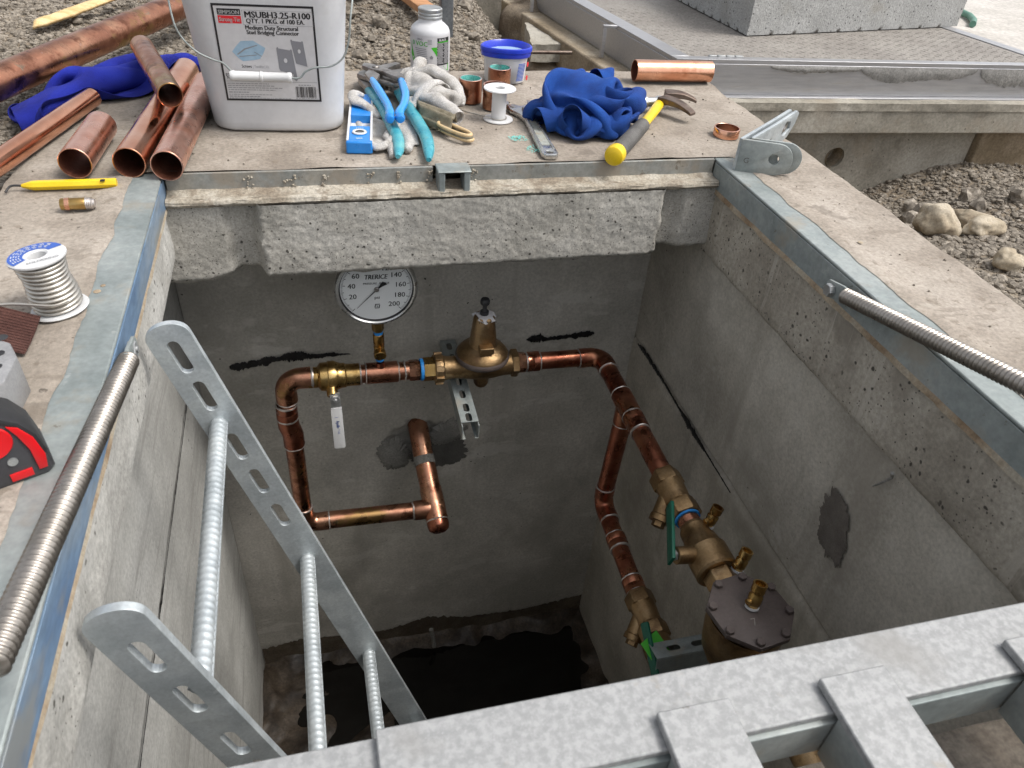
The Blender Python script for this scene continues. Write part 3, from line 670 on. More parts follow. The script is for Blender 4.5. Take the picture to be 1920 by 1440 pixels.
MARGIN = [(-1.9, -.505, .1, 3.9), (1.052, 2.9, -.2, 2.1), (-.505, .95, 3.25, 3.9)]
o = gravel(MARGIN, 16000, 'gravel', .004, .014, 1.5, margin); o['label'] = 'sparser gravel spread over the dirt further from the vault'
# ------------------------------------------------------------------ ladder
ladder = thing('ladder', 'galvanised ladder of slotted flat rails and ribbed rungs leaning in the vault', 'ladder', (.2, .72, ZF))
dirl = Vector((.2696, 0, -.9630)); nrm = Vector((.9630, 0, .2696))
def rail(y, z_top, slots, L, dx=0):
    top = Vector((dx-.2135+.28*(-.064-z_top), y, z_top)); w = .0305
    outl = [(L, -w), (L, w)]+[(w*.80-w*.86*math.sin(t_)**.8, w*math.cos(t_)) for t_ in [PI*k/18 for k in range(19)]]
    m = Matrix((( dirl.x, nrm.x, 0, top.x), (dirl.y, nrm.y, -1, top.y), (dirl.z, nrm.z, 0, top.z), (0, 0, 0, 1)))
    me = plate(outl, [slot(s_, 0, .058, .0175) for s_ in slots], .0100, m, .0007)
    return link('rail', me, 'galv', ladder, smooth=22)
def sz(z, zt): return (zt-z)/.9630
rail(.95, -.036, [sz(z, -.036) for z in (-.090, -.163, -.269, -.350, -.436)], 1.93)
rail(.50, -.060, [sz(z, -.060) for z in (-.138, -.226, -.335, -.41)], 1.88, -.014)
def rebar(a, b, r, name, mat, parent, pitch=.0105):
    a, b = Vector(a), Vector(b); L = (b-a).length; prof = [(0, 0), (r, 0)]; t = .002
    while t < L-.006:
        prof += [(r, t), (r+.0007, t+pitch*.2), (r+.0007, t+pitch*.35), (r, t+pitch*.55)]; t += pitch
    prof += [(r, L), (0, L)]
    u, v, w = basis(b-a); mb = MB(); n = 20
    mb.lathe(prof, a, b-a, n)
    mb.v = [p + w*.0045*math.sin(math.atan2((p-a).dot(v), (p-a).dot(u)))*(1 if 0.003 < (p-a).dot(w) < L-.003 else 0) for p in mb.v]
    for s_ in (-1, 1):
        p0 = a+u*s_*(r-.0002); p1 = b+u*s_*(r-.0002); mb.tube([p0, p1], .0017, 6)
    return mb.build(name, mat, parent, smooth=50)
for x, z in ((-.175, -.217), (-.076, -.558), (.019, -.893), (.113, -1.23), (.205, -1.56)):
    rebar((x+.004, .5015, z), (x, .953, z), .0118, 'rung', 'galv', ladder)

# ------------------------------------------------------------------ hatch lift springs
def spring(name, label, A, B, bolt_side, plate_end):
    A, B = Vector(A), Vector(B); d = (B-A).normalized(); L = (B-A).length
    t = thing(name, label, 'spring', A)
    prof = [(0, .028), (.0085, .028)]; s_ = .030; p = .0068
    while s_ < L:
        for k in range(6): prof.append((.0116+.0016*math.sin(2*PI*k/6-PI/2), s_+p*k/6))
        s_ += p
    prof += [(.009, s_), (0, s_)]
    MB().lathe(prof, A, d, 28).build('coil', 'spring', t, smooth=80)
    sx = Vector((1, 0, 0)); up = sx.cross(d) if sx.cross(d).z > 0 else -sx.cross(d)
    mtx = Matrix((( d.x, up.x, 1, A.x), (d.y, up.y, 0, A.y), (d.z, up.z, 0, A.z), (0, 0, 0, 1)))
    me = plate([(-.016, -.008), (-.010, -.014), (.026, -.014), (.042, -.010), (.042, .010), (.026, .014), (-.010, .014), (-.016, .008)], [circ(-.0, 0, .005)], .0045, mtx, .0006)
    link('end_plate', me, 'galvdull', t, smooth=35)
    b = MB(); b.cyl(A+Vector((-.012*bolt_side*-1 if False else -.012 if bolt_side < 0 else -.006, 0, 0)), (1, 0, 0), .0108, .010, 6, .001); b.build('bolt_head', 'bolt', t)
    MB().cyl(A+Vector((-.006, 0, 0)), (1, 0, 0), .0042, .022 if bolt_side < 0 else .012, 12).build('bolt_shank', 'bolt', t)
    if plate_end:
        mtx2 = Matrix((( d.x, up.x, 1, B.x), (d.y, up.y, 0, B.y), (d.z, up.z, 0, B.z), (0, 0, 0, 1)))
        link('end_plate', plate([(-.004, -.010), (.07, -.010), (.07, .010), (-.004, .010)], [circ(.055, 0, .004)], .0045, mtx2, .0006), 'galvdull', t, smooth=35)
    return t
spring('lift_spring', 'ribbed steel lift spring bolted inside the right rim beside the gravel', (.801, .900, -.028), (.801, .30, .112), -1, False)
s2 = spring('lift_spring', 'ribbed steel lift spring along the left rim beside the red tape measure', (-.243, .872, -.020), (-.252, .372, .062), 1, True)

# ------------------------------------------------------------------ near galvanised bars
grate = thing('steel_grate', 'spangled galvanised steel rail with flat cross bars over the near edge of the vault', 'grate', (.3, .2, -.075))
MB().bx(.006, 1.02, .240, .302, -.008, .0).build('rail', 'spangle', grate, bevel=.0015)
MB().bx(.006, 1.02, .236, .243, -.055, -.0085).build('rail_web', 'galvdull', grate, bevel=.001)
MB().bx(-.30, .020, .228, .300, -.0165, -.0085).build('rail', 'spangle', grate, bevel=.0015)
MB().bx(-.30, .0045, .236, .243, -.055, -.0168).build('rail_web', 'galvdull', grate, bevel=.001)
for x0 in (.222, .368, .555, .72):
    m = MB(); m.bx(x0, x0+.063, -.30, .266, .0012, .010); m.build('cross_bar', 'spangle', grate, bevel=.0015)
    MB().bx(x0+.001, x0+.008, -.30, .2345, -.055, .001).build('bar_web', 'galvdull', grate, bevel=.001)

# ------------------------------------------------------------------ pipework in the vault
pw = thing('copper_pipework', 'copper pipework with brass valves and a round pressure gauge inside the vault', 'pipework', (.25, 1.43, -1.1))
RP, RFt = .0218, .0248
def P_(a, b, mat='cop_dull', r=RP): return MB().tube([a, b], r, 28).build('pipe', mat, pw)
def ring(p, ax, r=RFt, name='solder_ring'):
    k_ = random.uniform(.6, 1.5); q_ = MB().lathe([(r-.003, -.0024*k_), (r+.0002, -.0017*k_), (r+.0009, 0), (r+.0001, .0017*k_), (r-.003, .0024*k_)], p, ax, 28)
    w_n = Vector(ax).normalized(); q_.v = [v_+w_n*.0016*nse(v_, 60, k_*9)+(v_-Vector(p))*.03*nse(v_, 110, k_*5) for v_ in q_.v]
    return q_.build(name, 'solder', pw)
def sleeve(a, b, mat='cop_dull', name='coupling', r=RFt):
    a, b = Vector(a), Vector(b); l = (b-a).length
    o = MB().lathe([(r-.004, 0), (r, .0012), (r, l*.44), (r-.0012, l*.5), (r, l*.56), (r, l-.0012), (r-.004, l)], a, b-a, 28).build(name, mat, pw)
    ring(a, b-a); ring(b, b-a); return o
def elbow(c, a, b, mat='cop_dull', r=RFt):
    c, a, b = Vector(c), Vector(a), Vector(b); da = (a-c).normalized(); db = (b-c).normalized()
    p = c+da*.034; q = c+db*.034
    pts = [c+da*.062, c+da*.05] + arc(c, p, q, 10) + [c+db*.05, c+db*.062]
    rs = [r, r] + [r-.0006]*11 + [r, r]
    o = MB().tube(pts, rs, 28).build('elbow', mat, pw); ring(c+da*.062, da); ring(c+db*.062, db); return o
zl, zr = -.512, -.528
E1 = Vector((-.107, 1.43, zl)); E2 = Vector((.660, 1.43, zr))
LL = Vector((-.107, 1.43, -.995)); HE = Vector((.240, 1.43, -1.003))
# riser on the left
elbow(E1, E1+Vector((1, 0, 0)), E1+Vector((0, 0, -1)))
sleeve((-.111, 1.43, -.585), (-.112, 1.43, -.625), 'cop_dark'); P_((-.107, 1.43, -.56), (-.111, 1.43, -.66))
o = MB().tube([(-.112, 1.43, -.622), (-.112, 1.43, -.648), (-.1085, 1.43, -.662), (-.105, 1.43, -.678), (-.105, 1.43, -.712)], [RFt]*5, 28).build('offset_coupling', 'cop_dark', pw); ring((-.105, 1.43, -.712), (0, 0, 1))
P_((-.106, 1.43, -.68), LL+Vector((0, 0, .05)))
elbow(LL, LL+Vector((0, 0, 1)), LL+Vector((1, 0, -.02)))
P_(LL+Vector((.05, 0, 0)), HE+Vector((-.04, 0, 0)), 'cop_dull', .0236)
# hole pipe, tee and capped stub
HW = Vector((.222, 1.655, -.880)); hd = (HE-HW).normalized()
MB().tube([(.222, 1.68, -.862), (.222, 1.635, -.864), (.2225, 1.612, -.869), (.2235, 1.592, -.880), (.225, 1.575, -.895), (.2275, 1.545, -.918), HE], [.0285]*7, 28).build('pipe', 'cop_dull', pw)
HM = Vector((.2275, 1.545, -.918)); MB().tube([HM+hd*-.006, HM, HM+hd*.022], [.0286, .0291, .0288], 28).build('mortar_coat', 'mortar', pw)
o = MB().tube([HE+Vector((-.060, 0, 0)), HE+Vector((-.056, 0, 0)), HE+Vector((.012, 0, 0)), HE+Vector((.024, 0, 0)), HE+Vector((.028, 0, 0))], [.0245, .0268, .0285, .021, .004], 28); o.tube([HE-hd*.06, HE-hd*.058, HE+hd*.034], [.0285, .0305, .0305], 28)
o.build('tee', 'cop_dull', pw); ring(HE+Vector((-.060, 0, 0)), (1, 0, 0), .0264); ring(HE+hd*.036, hd, .0305)
MB().lathe([(.0302, .036), (.0302, .050), (.027, .062), (.016, .070), (0, .072)], HE, hd, 28).build('end_cap', 'cop_dark', pw)
# ball valve on the upper run
vx = lambda x: Vector((x, 1.43, zl+(zr-zl)*(x+.107)/.767))
ax = (vx(.6)-vx(0)).normalized()
bv = MB().lathe([(0, 0), (.0245, 0), (.0245, .022), (.028, .024), (.033, .028), (.0335, .044), (.036, .046), (.036, .060), (.0325, .066), (.029, .075), (.029, .083), (.026, .086), (.026, .116), (0, .116)], vx(-.055), ax, 40).build('ball_valve', 'brass', pw)
st = Vector((-.002, 1.39, zl-.018))
MB().cyl(vx(-.004)+Vector((0, -.015, -.006)), (0, -.85, -.5), .0125, .034, 20, .001).build('stem_boss', 'brass', bv)
hb = Vector((.001, 1.385, -.540)); hdn = Vector((.004, -.04, -1)).normalized(); hout = Vector((0, -1, .04)).normalized()
MB().cyl(hb+hout*.004, hout, .0105, .008, 6, .001).build('nut', 'bolt', bv)
MB().cyl(hb+hout*.012, hout, .005, .006, 14, .001).build('stem', 'bolt', bv)
def lev(o_, ax_, dn, l0, l1, w0, w1, th, name, mat, par):
    sx = dn.cross(ax_).normalized(); m = Matrix(((sx.x, dn.x, ax_.x, o_.x), (sx.y, dn.y, ax_.y, o_.y), (sx.z, dn.z, ax_.z, o_.z), (0, 0, 0, 1)))
    r = .005
    me = plate([(-w0, l0), (w0, l0), (w1, l1-r), (w1-r*.3, l1-r*.3), (w1-r, l1), (-w1+r, l1), (-w1+r*.3, l1-r*.3), (-w1, l1-r)], [], th, m, .0008)
    return link(name, me, mat, par, smooth=35), (o_, sx, dn, ax_)
lev(hb+hout*.003, hout, hdn, -.013, .034, .0115, .0115, .003, 'lever_root', 'bolt', bv)
hl, (o_, sx, dn, ax_) = lev(hb+hout*.0035, hout, hdn, .028, .150, .0125, .0132, .0055, 'lever', 'white2', bv)
tm = MB(); fn = fr(o_+ax_*.0031+dn*.065, dn, sx if (dn.cross(sx)).dot(ax_) > 0 else -sx)
text(tm, 'Apollo', .011, lambda p: fn(p+Vector((0, -.003, 0))), width=.022, bold=.02); text(tm, ') ', .010, lambda p: fn(p+Vector((-.012, -.003, 0))), bold=.0); text(tm, '* H', .009, lambda p: fn(p+Vector((.026, -.002, 0))), width=.012)
tm.build('lever_print', 'blueprint', bv, smooth=0)
# copper tee with the gauge
P_(vx(.055), vx(.185)); 
tee = MB().tube([vx(.075), vx(.077), vx(.150), vx(.152)], [.022, RFt+.0004, RFt+.0004, .022], 28).build('tee', 'cop_dull', pw); ring(vx(.062), ax); ring(vx(.076), ax); ring(vx(.151), ax); ring(vx(.166), ax)
G0 = vx(.110)
gt = MB().lathe([(0, .01), (.0125, .01), (.0115, .026), (.009, .030), (.009, .034), (0, .034)], G0, (0, -.12, 1), 24); gt.build('branch', 'cop_dark', pw)
gax = (Vector((.107, 1.412, -.352))-G0).normalized()
MB().lathe([(r, t*1.29) for r, t in [(.0, .032), (.0098, .032), (.0095, .041), (0, .041)]], G0, gax, 20).build('thread_seal', 'bluetape', pw)
ck = MB().lathe([(r, t*1.29) for r, t in [(0, .038), (.010, .040), (.012, .046), (.012, .058), (.0105, .060), (.0125, .063), (.0105, .066), (.0125, .069), (.0125, .092), (.0105, .094), (0, .094)]], G0, gax, 24); ck.cyl(G0+gax*.071+Vector((.0, -.008, 0)), (0, -1, -.25), .014, .014, 24, .001)
ck.build('gauge_cock', 'brass', pw)
MB().lathe([(r, t*1.29) for r, t in [(.0, .094), (.0105, .094), (.0105, .101), (0, .101)]], G0, gax, 20).build('thread_seal', 'bluetape', pw)
MB().lathe([(r, t*1.29) for r, t in [(.0, .100), (.0125, .101), (.0135, .104), (.0135, .118), (.0125, .121), (0, .121)]], G0, gax, 6).build('hex_adapter', 'brass', pw)
MB().lathe([(r, t*1.29) for r, t in [(.0, .120), (.0105, .120), (.0105, .129), (0, .129)]], G0, gax, 20).build('thread_seal', 'bluetape', pw)
GC = Vector((.1065, 1.392, -.266)); gx_ = Vector((1, 0, -.02)).normalized(); gf = Vector((0, -1, 0))
GR = .0865
gauge = MB().lathe([(0, -.042), (GR-.012, -.042), (GR-.004, -.036), (GR-.003, -.006), (GR, -.004), (GR, .006), (GR-.002, .009), (GR-.006, .0095), (GR-.0085, .007), (GR-.0085, .001), (0, .001)], GC, gf, 72).build('pressure_gauge', 'chrome', pw, smooth=35)
MB().lathe([(GR-.0115, .0016), (GR-.0086, .0068)], GC, gf, 72).build('shadow_ring', 'black', gauge)
MB().cyl(GC+gf*.001, gf, GR-.0085, .001, 72).build('dial', 'dial', gauge)
up = Vector((0, 0, 1)); gfn = fr(GC+gf*.0024, gx_, gx_.cross(gf).normalized()*-1 if gx_.cross(gf).z < 0 else gx_.cross(gf).normalized())
gfn = (lambda f_: (lambda p: f_(Vector((p.x, p.y, 0)))))(gfn)
dm = MB(); dn_ = MB(); dl_ = MB(); de_ = MB(); RD = GR-.013
for k in range(0, 101):
    a = R_(225-270*k/100); l = .0085 if k % 10 == 0 else (.006 if k % 5 == 0 else .0035); w = .00045 if k % 5 else .00065
    ca, sa = math.cos(a), math.sin(a)
    dm.add([(ca*r_-sa*w*q, sa*r_+ca*w*q, 0) for r_ in (RD-l, RD) for q in (-1, 1)], [(0, 1, 3, 2)], gfn)
for k in range(11):
    a = R_(225-27*k)
    if k: text(dn_, str(k*20), .0165, (lambda a: lambda p: gfn(p+Vector((math.cos(a)*(RD-.0215), math.sin(a)*(RD-.019)-.005, 0))))(a), bold=.012, align='CENTER')
text(dl_, 'TRERICE', .0155, lambda p: gfn(p+Vector((0, .024, 0))), width=.047, bold=.03, align='CENTER', shear=.18)
text(dl_, 'PRESSURE  GAUGE', .0065, lambda p: gfn(p+Vector((0, .0115, 0))), width=.054, bold=.008, align='CENTER')
text(dl_, 'psi', .0105, lambda p: gfn(p+Vector((.001, -.024, 0))), bold=.012, align='CENTER')
for s_ in (-1, 1):
    b0 = Vector((.001, -.042, 0))
    de_.add([(-.0055*s_, -.0055*s_, 0), (.0045*s_, -.0055*s_, 0), (.0060*s_, .0030*s_, 0), (.0040*s_, .0030*s_, 0), (.0030*s_, -.0037*s_, 0), (-.0050*s_, -.0037*s_, 0)], [(0, 1, 2, 3, 4, 5)], lambda p: gfn(p+b0))
de_.add([(-.0008, .003, 0), (-.0025, -.0006, 0), (-.0002, -.0004, 0), (.0008, -.003, 0), (.0025, .0006, 0), (.0002, .0004, 0)], [(0, 1, 2, 3, 4, 5)], lambda p: gfn(p+Vector((.001, -.042, 0))))
dm.build('scale_marks', 'ink', gauge, smooth=0); dn_.build('numerals', 'ink', gauge, smooth=0); dl_.build('lettering', 'ink', gauge, smooth=0); de_.build('emblem', 'ink', gauge, smooth=0)
nd = MB(); nfn = lambda p: gfn(p)+gf*.0035; na = R_(226); ca, sa = math.cos(na), math.sin(na)
rot = lambda x, y: (x*ca-y*sa, x*sa+y*ca, 0)
nd.add([rot(*q) for q in ((-.006, .0012), (-.006, -.0012), (.060, -.0004), (.060, .0004))], [(0, 1, 2, 3)], nfn)
nd.add([rot(*q) for q in ((-.006, .0016), (-.013, .0032), (-.024, .0075), (-.025, .002), (-.0225, -.0045), (-.012, -.0026), (-.006, -.0014))], [(0, 1, 2, 3, 4, 5, 6)], nfn)
nd.build('needle', 'ink', gauge, smooth=0); MB().cyl(GC+gf*.002, gf, .005, .006, 20, .001).build('needle_hub', 'steel', gauge)
# union and pressure regulator
MB().lathe([(0, 0), (.0245, 0), (.0255, .004), (.0255, .022), (.0235, .026), (0, .026)], vx(.176), ax, 8).build('hex_adapter', 'cop_dull', pw)
MB().lathe([(.018, 0), (.0262, .001), (.0268, .005), (.0255, .0085), (.018, .009)], vx(.2015), ax, 30).build('thread_seal', 'bluetape', pw)
MB().lathe([(0, 0), (.0285, 0), (.0285, .026), (0, .026)], vx(.2105), ax, 6).build('union_tail', 'brass', pw)
un = MB().lathe([(0, 0), (.033, 0), (.0345, .003), (.0345, .017), (.033, .020), (0, .020)], vx(.236), ax, 32)
for k in range(8):
    a = 2*PI*k/8+.2; u, v, w = basis(ax); c = vx(.246)+(u*math.cos(a)+v*math.sin(a))*.0355
    rm = Matrix((w, (u*math.cos(a)+v*math.sin(a)), w.cross(u*math.cos(a)+v*math.sin(a)))).transposed(); un.box(c, (.019, .007, .014), rm)
un.build('union_nut', 'bronze', pw, bevel=.0008)
prv = MB().lathe([(0, 0), (.030, 0), (.029, .006), (.027, .02), (.029, .045), (.033, .070), (.034, .095), (.033, .118), (.0285, .145), (.028, .168), (0, .168)], vx(.258), ax, 36)
PC = vx(.352)
prv.lathe([(0, -.058), (.014, -.058), (.018, -.050), (.020, -.030), (.034, 0), (.045, .012), (.060, .022), (0, .022)], PC, (0, 0, 1), 36)
prv = prv.build('pressure_regulator', 'bronze', pw)
MB().lathe([(0, .0), (.062, .002), (.0645, .006), (.0645, .013), (.062, .017), (0, .017)], PC+Vector((0, 0, .022)), (0, 0, 1), 48).build('flange', 'castgrey', prv)
MB().lathe([(0, .016), (.0615, .0165), (.060, .021), (.052, .030), (.041, .037), (.033, .042), (.0315, .052), (.030, .070), (.0265, .100), (.0245, .118), (.021, .122), (0, .122)], PC+Vector((0, 0, .022)), (0, 0, 1), 48).build('bonnet', 'bronze', prv)
MB().bx(PC.x-.017, PC.x+.017, 1.383, 1.41, PC.z+.062, PC.z+.080).build('flat', 'bronze', prv, bevel=.002)
pp = MB(); tz = PC.z+.1465
pts = [(math.cos(2*PI*i/14)*(.027+.006*math.sin(i*2.3)), math.sin(2*PI*i/14)*(.026+.005*math.cos(i*3.1))) for i in range(14)]
pp.v = [Vector((PC.x+.002, 1.43, tz))]+[Vector((PC.x+.002+x*.78, 1.43+y*.78, tz-.001)) for x, y in pts]+[Vector((PC.x+.002+x*1.0, 1.43+y, tz-.009-.004*math.sin(i*1.9))) for i, (x, y) in enumerate(pts)]
pp.f = [[0, 1+i, 1+(i+1) % 14] for i in range(14)]+[[1+i, 15+i, 15+(i+1) % 14, 1+(i+1) % 14] for i in range(14)]
pp.build('paper_tag', 'paper', prv, smooth=30)
tg = MB(); text(tg, 'TRA cm', .012, lambda p: Vector((PC.x-.021+p.x, 1.4052-.2*p.y, tz-.0095+p.y*.8)), width=.044, bold=.0); tg.build('tag_writing', 'ink', prv, smooth=0)
MB().lathe([(0, 0), (.010, 0), (.0105, .008), (.006, .009), (.005, .012), (.005, .026), (.010, .027), (.0115, .031), (.0115, .036), (.009, .041), (0, .042)], (PC.x, 1.43, tz), (0, 0, 1), 10).build('adjusting_screw', 'black', prv)
# raised, worn marks cast on the body
ct = MB()
for x, dz in ((.276, .002), (.281, .0), (.286, .003), (.292, .001), (.298, .002), (.306, -.004), (.312, -.003), (.317, -.004), (.345, .004), (.350, .003), (.355, .005), (.386, .001), (.391, .003)):
    ct.box((x, 1.43-.0302, vx(.3).z-.004+dz), (.0018, .0016, .007), Matrix.Rotation(random.uniform(-.6, .6), 3, 'Y'))
for k in range(4): ct.box((PC.x-.010+.006*k, 1.43-.0195, PC.z-.040), (.0035, .0016, .006), Matrix.Rotation(random.uniform(-.4, .4), 3, 'Y'))
ct.build('cast_marks', 'bronze', prv, smooth=0)
MB().lathe([(0, 0), (.0335, 0), (.0345, .003), (.0345, .013), (.0335, .016), (0, .016)], vx(.424), ax, 6).build('union_collar', 'bronze', pw)
MB().lathe([(0, 0), (.0245, 0), (.0255, .003), (.0255, .018), (.0225, .021), (0, .021)], vx(.441), ax, 8).build('hex_adapter', 'cop_dull', pw)
sleeve(vx(.462), vx(.496), 'cop_dark'); P_(vx(.49), vx(.610), 'cop_dark')
# main run toward the near side with the bypass tee
ex = .650
elbow(E2, E2-Vector((1, 0, 0)), E2+Vector((-.03, -1, 0)), 'cop_dark')
mr = lambda y: Vector((.660-.010*(1.43-y)/.4 if y > 1.03 else .650, y, -.528))
P_(mr(1.38), mr(1.00), 'cop_dark')
sleeve(mr(1.275), mr(1.195), 'cop_dark', 'tee'); sleeve(mr(1.195), mr(1.140), 'cop_dark')
B0 = mr(1.235); B1 = Vector((.640, 1.228, -.845))
MB().tube([B0, B0+Vector((0, 0, -.052))], RFt, 28).build('tee_branch', 'cop_dark', pw); ring(B0+Vector((0, 0, -.052)), (0, 0, 1))
P_(B0, B1+Vector((0, 0, .04)), 'cop_dark')
elbow(B1, B1+Vector((0, 0, 1)), B1+Vector((-.02, -1, 0)), 'cop_dark')
by = lambda y: Vector((.640-.02*(1.228-y)/.4, y, -.845))
P_(by(1.18), by(.93), 'cop_dark'); sleeve(by(1.115), by(1.075), 'cop_dark'); sleeve(by(.985), by(.945), 'cop_dark')
yd = Vector((0, -1, 0))
def yunion(f, y0, y1, name):
    """hex-ended bronze strainer body between two points of a run"""
    L = y0-y1; o = f(y0)
    b = MB().lathe([(0, 0), (.031, 0), (.0335, .004), (.0335, .034), (0, .034)], o, yd, 6, .3)
    b.lathe([(0, .030), (.030, .032), (.0285, .05), (.027, .07), (.027, L-.036), (.031, L-.034), (0, L-.034)], o, yd, 24)
    b.lathe([(0, L-.036), (.0325, L-.036), (.0335, L-.032), (.0335, L-.003), (.031, L), (0, L)], o, yd, 6, .3)
    q = b.build(name, 'bronze', pw, bevel=.0012)
    s_ = Vector((-.55, -.62, -.55)).normalized()
    MB().lathe([(0, .0), (.021, .0), (.021, .056), (.023, .058), (.023, .070), (0, .070)], o+yd*L*.38, s_, 20).build('strainer_leg', 'bronze', q)
    MB().cyl(o+yd*L*.38+s_*.069, s_, .0135, .012, 6, .001).build('plug', 'bronze', q)
    return q
yunion(mr, 1.005, .885, 'y_strainer')
P_(mr(.89), mr(.85), 'cop_dull', .0225); MB().lathe([(.018, 0), (.0262, 0), (.0262, .004), (.018, .004)], mr(.884), yd, 28).build('thread_seal', 'bluetape', pw)
b = MB().lathe([(0, 0), (.024, 0), (.026, .008), (.029, .010), (.029, .030), (.033, .036), (.037, .060), (.0405, .064), (.0405, .112), (.037, .116), (0, .116)], mr(.862), yd, 36)
b.cyl(mr(.79)+Vector((-.02, 0, .008)), (-1, 0, .15), .0165, .05, 20, .001)
bv2 = b.build('ball_valve', 'bronze', pw)
MB().cyl(mr(.79)+Vector((-.066, 0, .016)), (-1, 0, .15), .0105, .012, 6, .001).build('nut', 'bolt', bv2)
la = Vector((.566, .782, -.500)); lb = Vector((.606, .892, -.478)); ld = (lb-la).normalized(); lu = Vector((-.93, .34, .15)).normalized()
lev(la, lu, ld, -.012, .112, .014, .0145, .006, 'lever', 'green', bv2)
def cock(p, d, name, par, s_=1.0):
    p = Vector(p); c = MB().lathe([(0, 0), (.0095*s_, 0), (.0095*s_, .005), (.011*s_, .007), (.0115*s_, .022), (.0095*s_, .025), (.0095*s_, .028), (.0115*s_, .030), (.0115*s_, .043*s_), (.0085*s_, .043*s_), (.0085*s_, .034*s_), (0, .034*s_)], p, d, 24)
    u, v, w = basis(d); c.cyl(p+w*.013, Vector((-1, -.2, 0)), .006, .016, 16, .0008)
    q = c.build(name, 'brass', par); MB().lathe([(.006, -.003), (.0118, -.003), (.0118, .001), (.006, .001)], p, d, 20).build('thread_seal', 'white2', par); return q
cock(mr(.850)+Vector((.026, 0, .014)), (.32, .12, 1), 'test_cock', bv2)
MB().lathe([(0, 0), (.0295, 0), (.031, .003), (.031, .026), (.0295, .029), (0, .029)], mr(.746), yd, 6, .3).build('hex_union', 'bronze', pw, bevel=.001)
MB().lathe([(0, 0), (.026, 0), (.026, .055), (0, .055)], mr(.72), yd, 28).build('inlet_neck', 'bronze', pw)
cock(mr(.738)+Vector((.030, 0, .018)), (.28, .15, 1), 'test_cock', pw)
# check-valve body with bolted cover
CC = Vector((.634, .626, -.470))
bd = MB().lathe([(0, -.13), (.045, -.13), (.058, -.10), (.064, -.05), (.066, -.012), (0, -.012)], CC, (0, 0, 1), 32).build('check_valve_body', 'bronze', pw)
og = [(.074*math.cos(R_(22.5+45*i))*(1.0 if i % 2 else .97), .074*math.sin(R_(22.5+45*i))) for i in range(8)]
link('cover_plate', plate(og, [], .011, Matrix.Translation(CC) @ Matrix.Rotation(R_(8), 4, 'Z'), .0015), 'castgrey', bd, smooth=35)
for i in range(8):
    a = R_(22.5+45*i+8); MB().cyl(CC+Vector((.064*math.cos(a), .064*math.sin(a), .0057)), (0, 0, 1), .0078, .007, 6, .001).build('cover_bolt', 'castgrey', bd)
cock(CC+Vector((.004, .004, .0085)), (.2, .25, 1), 'test_cock', bd, 1.05)
pl_ = MB(); text(pl_, '7', .02, lambda p: CC+Vector((-.01+p.x, -.03+p.y, .0058)), bold=.0); pl_.build('cast_mark', 'steel', bd, smooth=0)
MB().tube([CC+Vector((0, -.05, -.06)), CC+Vector((0, -.30, -.06))], .026, 24).build('pipe', 'bronze', pw)
yunion(by, .945, .825, 'y_strainer')
v3 = MB().lathe([(0, 0), (.028, 0), (.033, .01), (.034, .05), (.028, .06), (0, .06)], by(.83), yd, 28).build('ball_valve', 'bronze', pw)
lev(Vector((.575, .745, -.80)), Vector((-.9, -.2, .35)).normalized(), Vector((.05, .9, .42)).normalized(), -.03, .085, .010, .011, .005, 'lever', 'green', v3)
MB().box((.590, .775, -.788), (.05, .05, .0015), Matrix.Rotation(.5, 3, 'Z') @ Matrix.Rotation(.5, 3, 'X')).build('valve_tag', 'lime', v3)
P_(by(.77), by(.40), 'bronze', .024)
# strut channels that carry the pipework
def channel(a, b, w, h, upv, name_thing, label, mat, slots, par=None):
    a, b = Vector(a), Vector(b); d = (b-a).normalized(); up_ = Vector(upv).normalized(); sx = d.cross(up_).normalized(); L = (b-a).length
    t = thing(name_thing, label, 'bracket', a)
    m = Matrix((( d.x, sx.x, up_.x, a.x), (d.y, sx.y, up_.y, a.y), (d.z, sx.z, up_.z, a.z), (0, 0, 0, 1)))
    link('web', plate([(0, -w), (L, -w), (L, w), (0, w)], [slot(s_, 0, .030, .014) for s_ in slots], .0025, m, .0004), mat, t, smooth=35)
    for s_ in (-1, 1):
        o0 = a+sx*s_*(w-.0012)-up_*h/2; rm = Matrix((d, sx, up_)).transposed()
        MB().box(o0+d*(L/2+.006), (L+.012, .0025, h-.004), rm).build('flange', mat, t, bevel=.0006)
        MB().box(o0-up_*h/2-sx*s_*.004+d*(L/2+.006), (L+.012, .009, .0025), rm).build('return_lip', mat, t, bevel=.0006)
    return t
channel((.302, 1.617, -.572), (.296, 1.285, -.572), .0205, .041, (0, 0, 1), 'strut_channel', 'slotted galvanised strut bracket under the brass pressure regulator', 'galvdull', (.03, .08, .13, .18, .23, .28, .315))
channel((.575, .760, -.775), (.835, .760, -.775), .0215, .041, (0, .25, 1), 'strut_channel', 'slotted strut bracket beside the green valve low on the right wall', 'galvdull', (.045, .10, .155, .21))
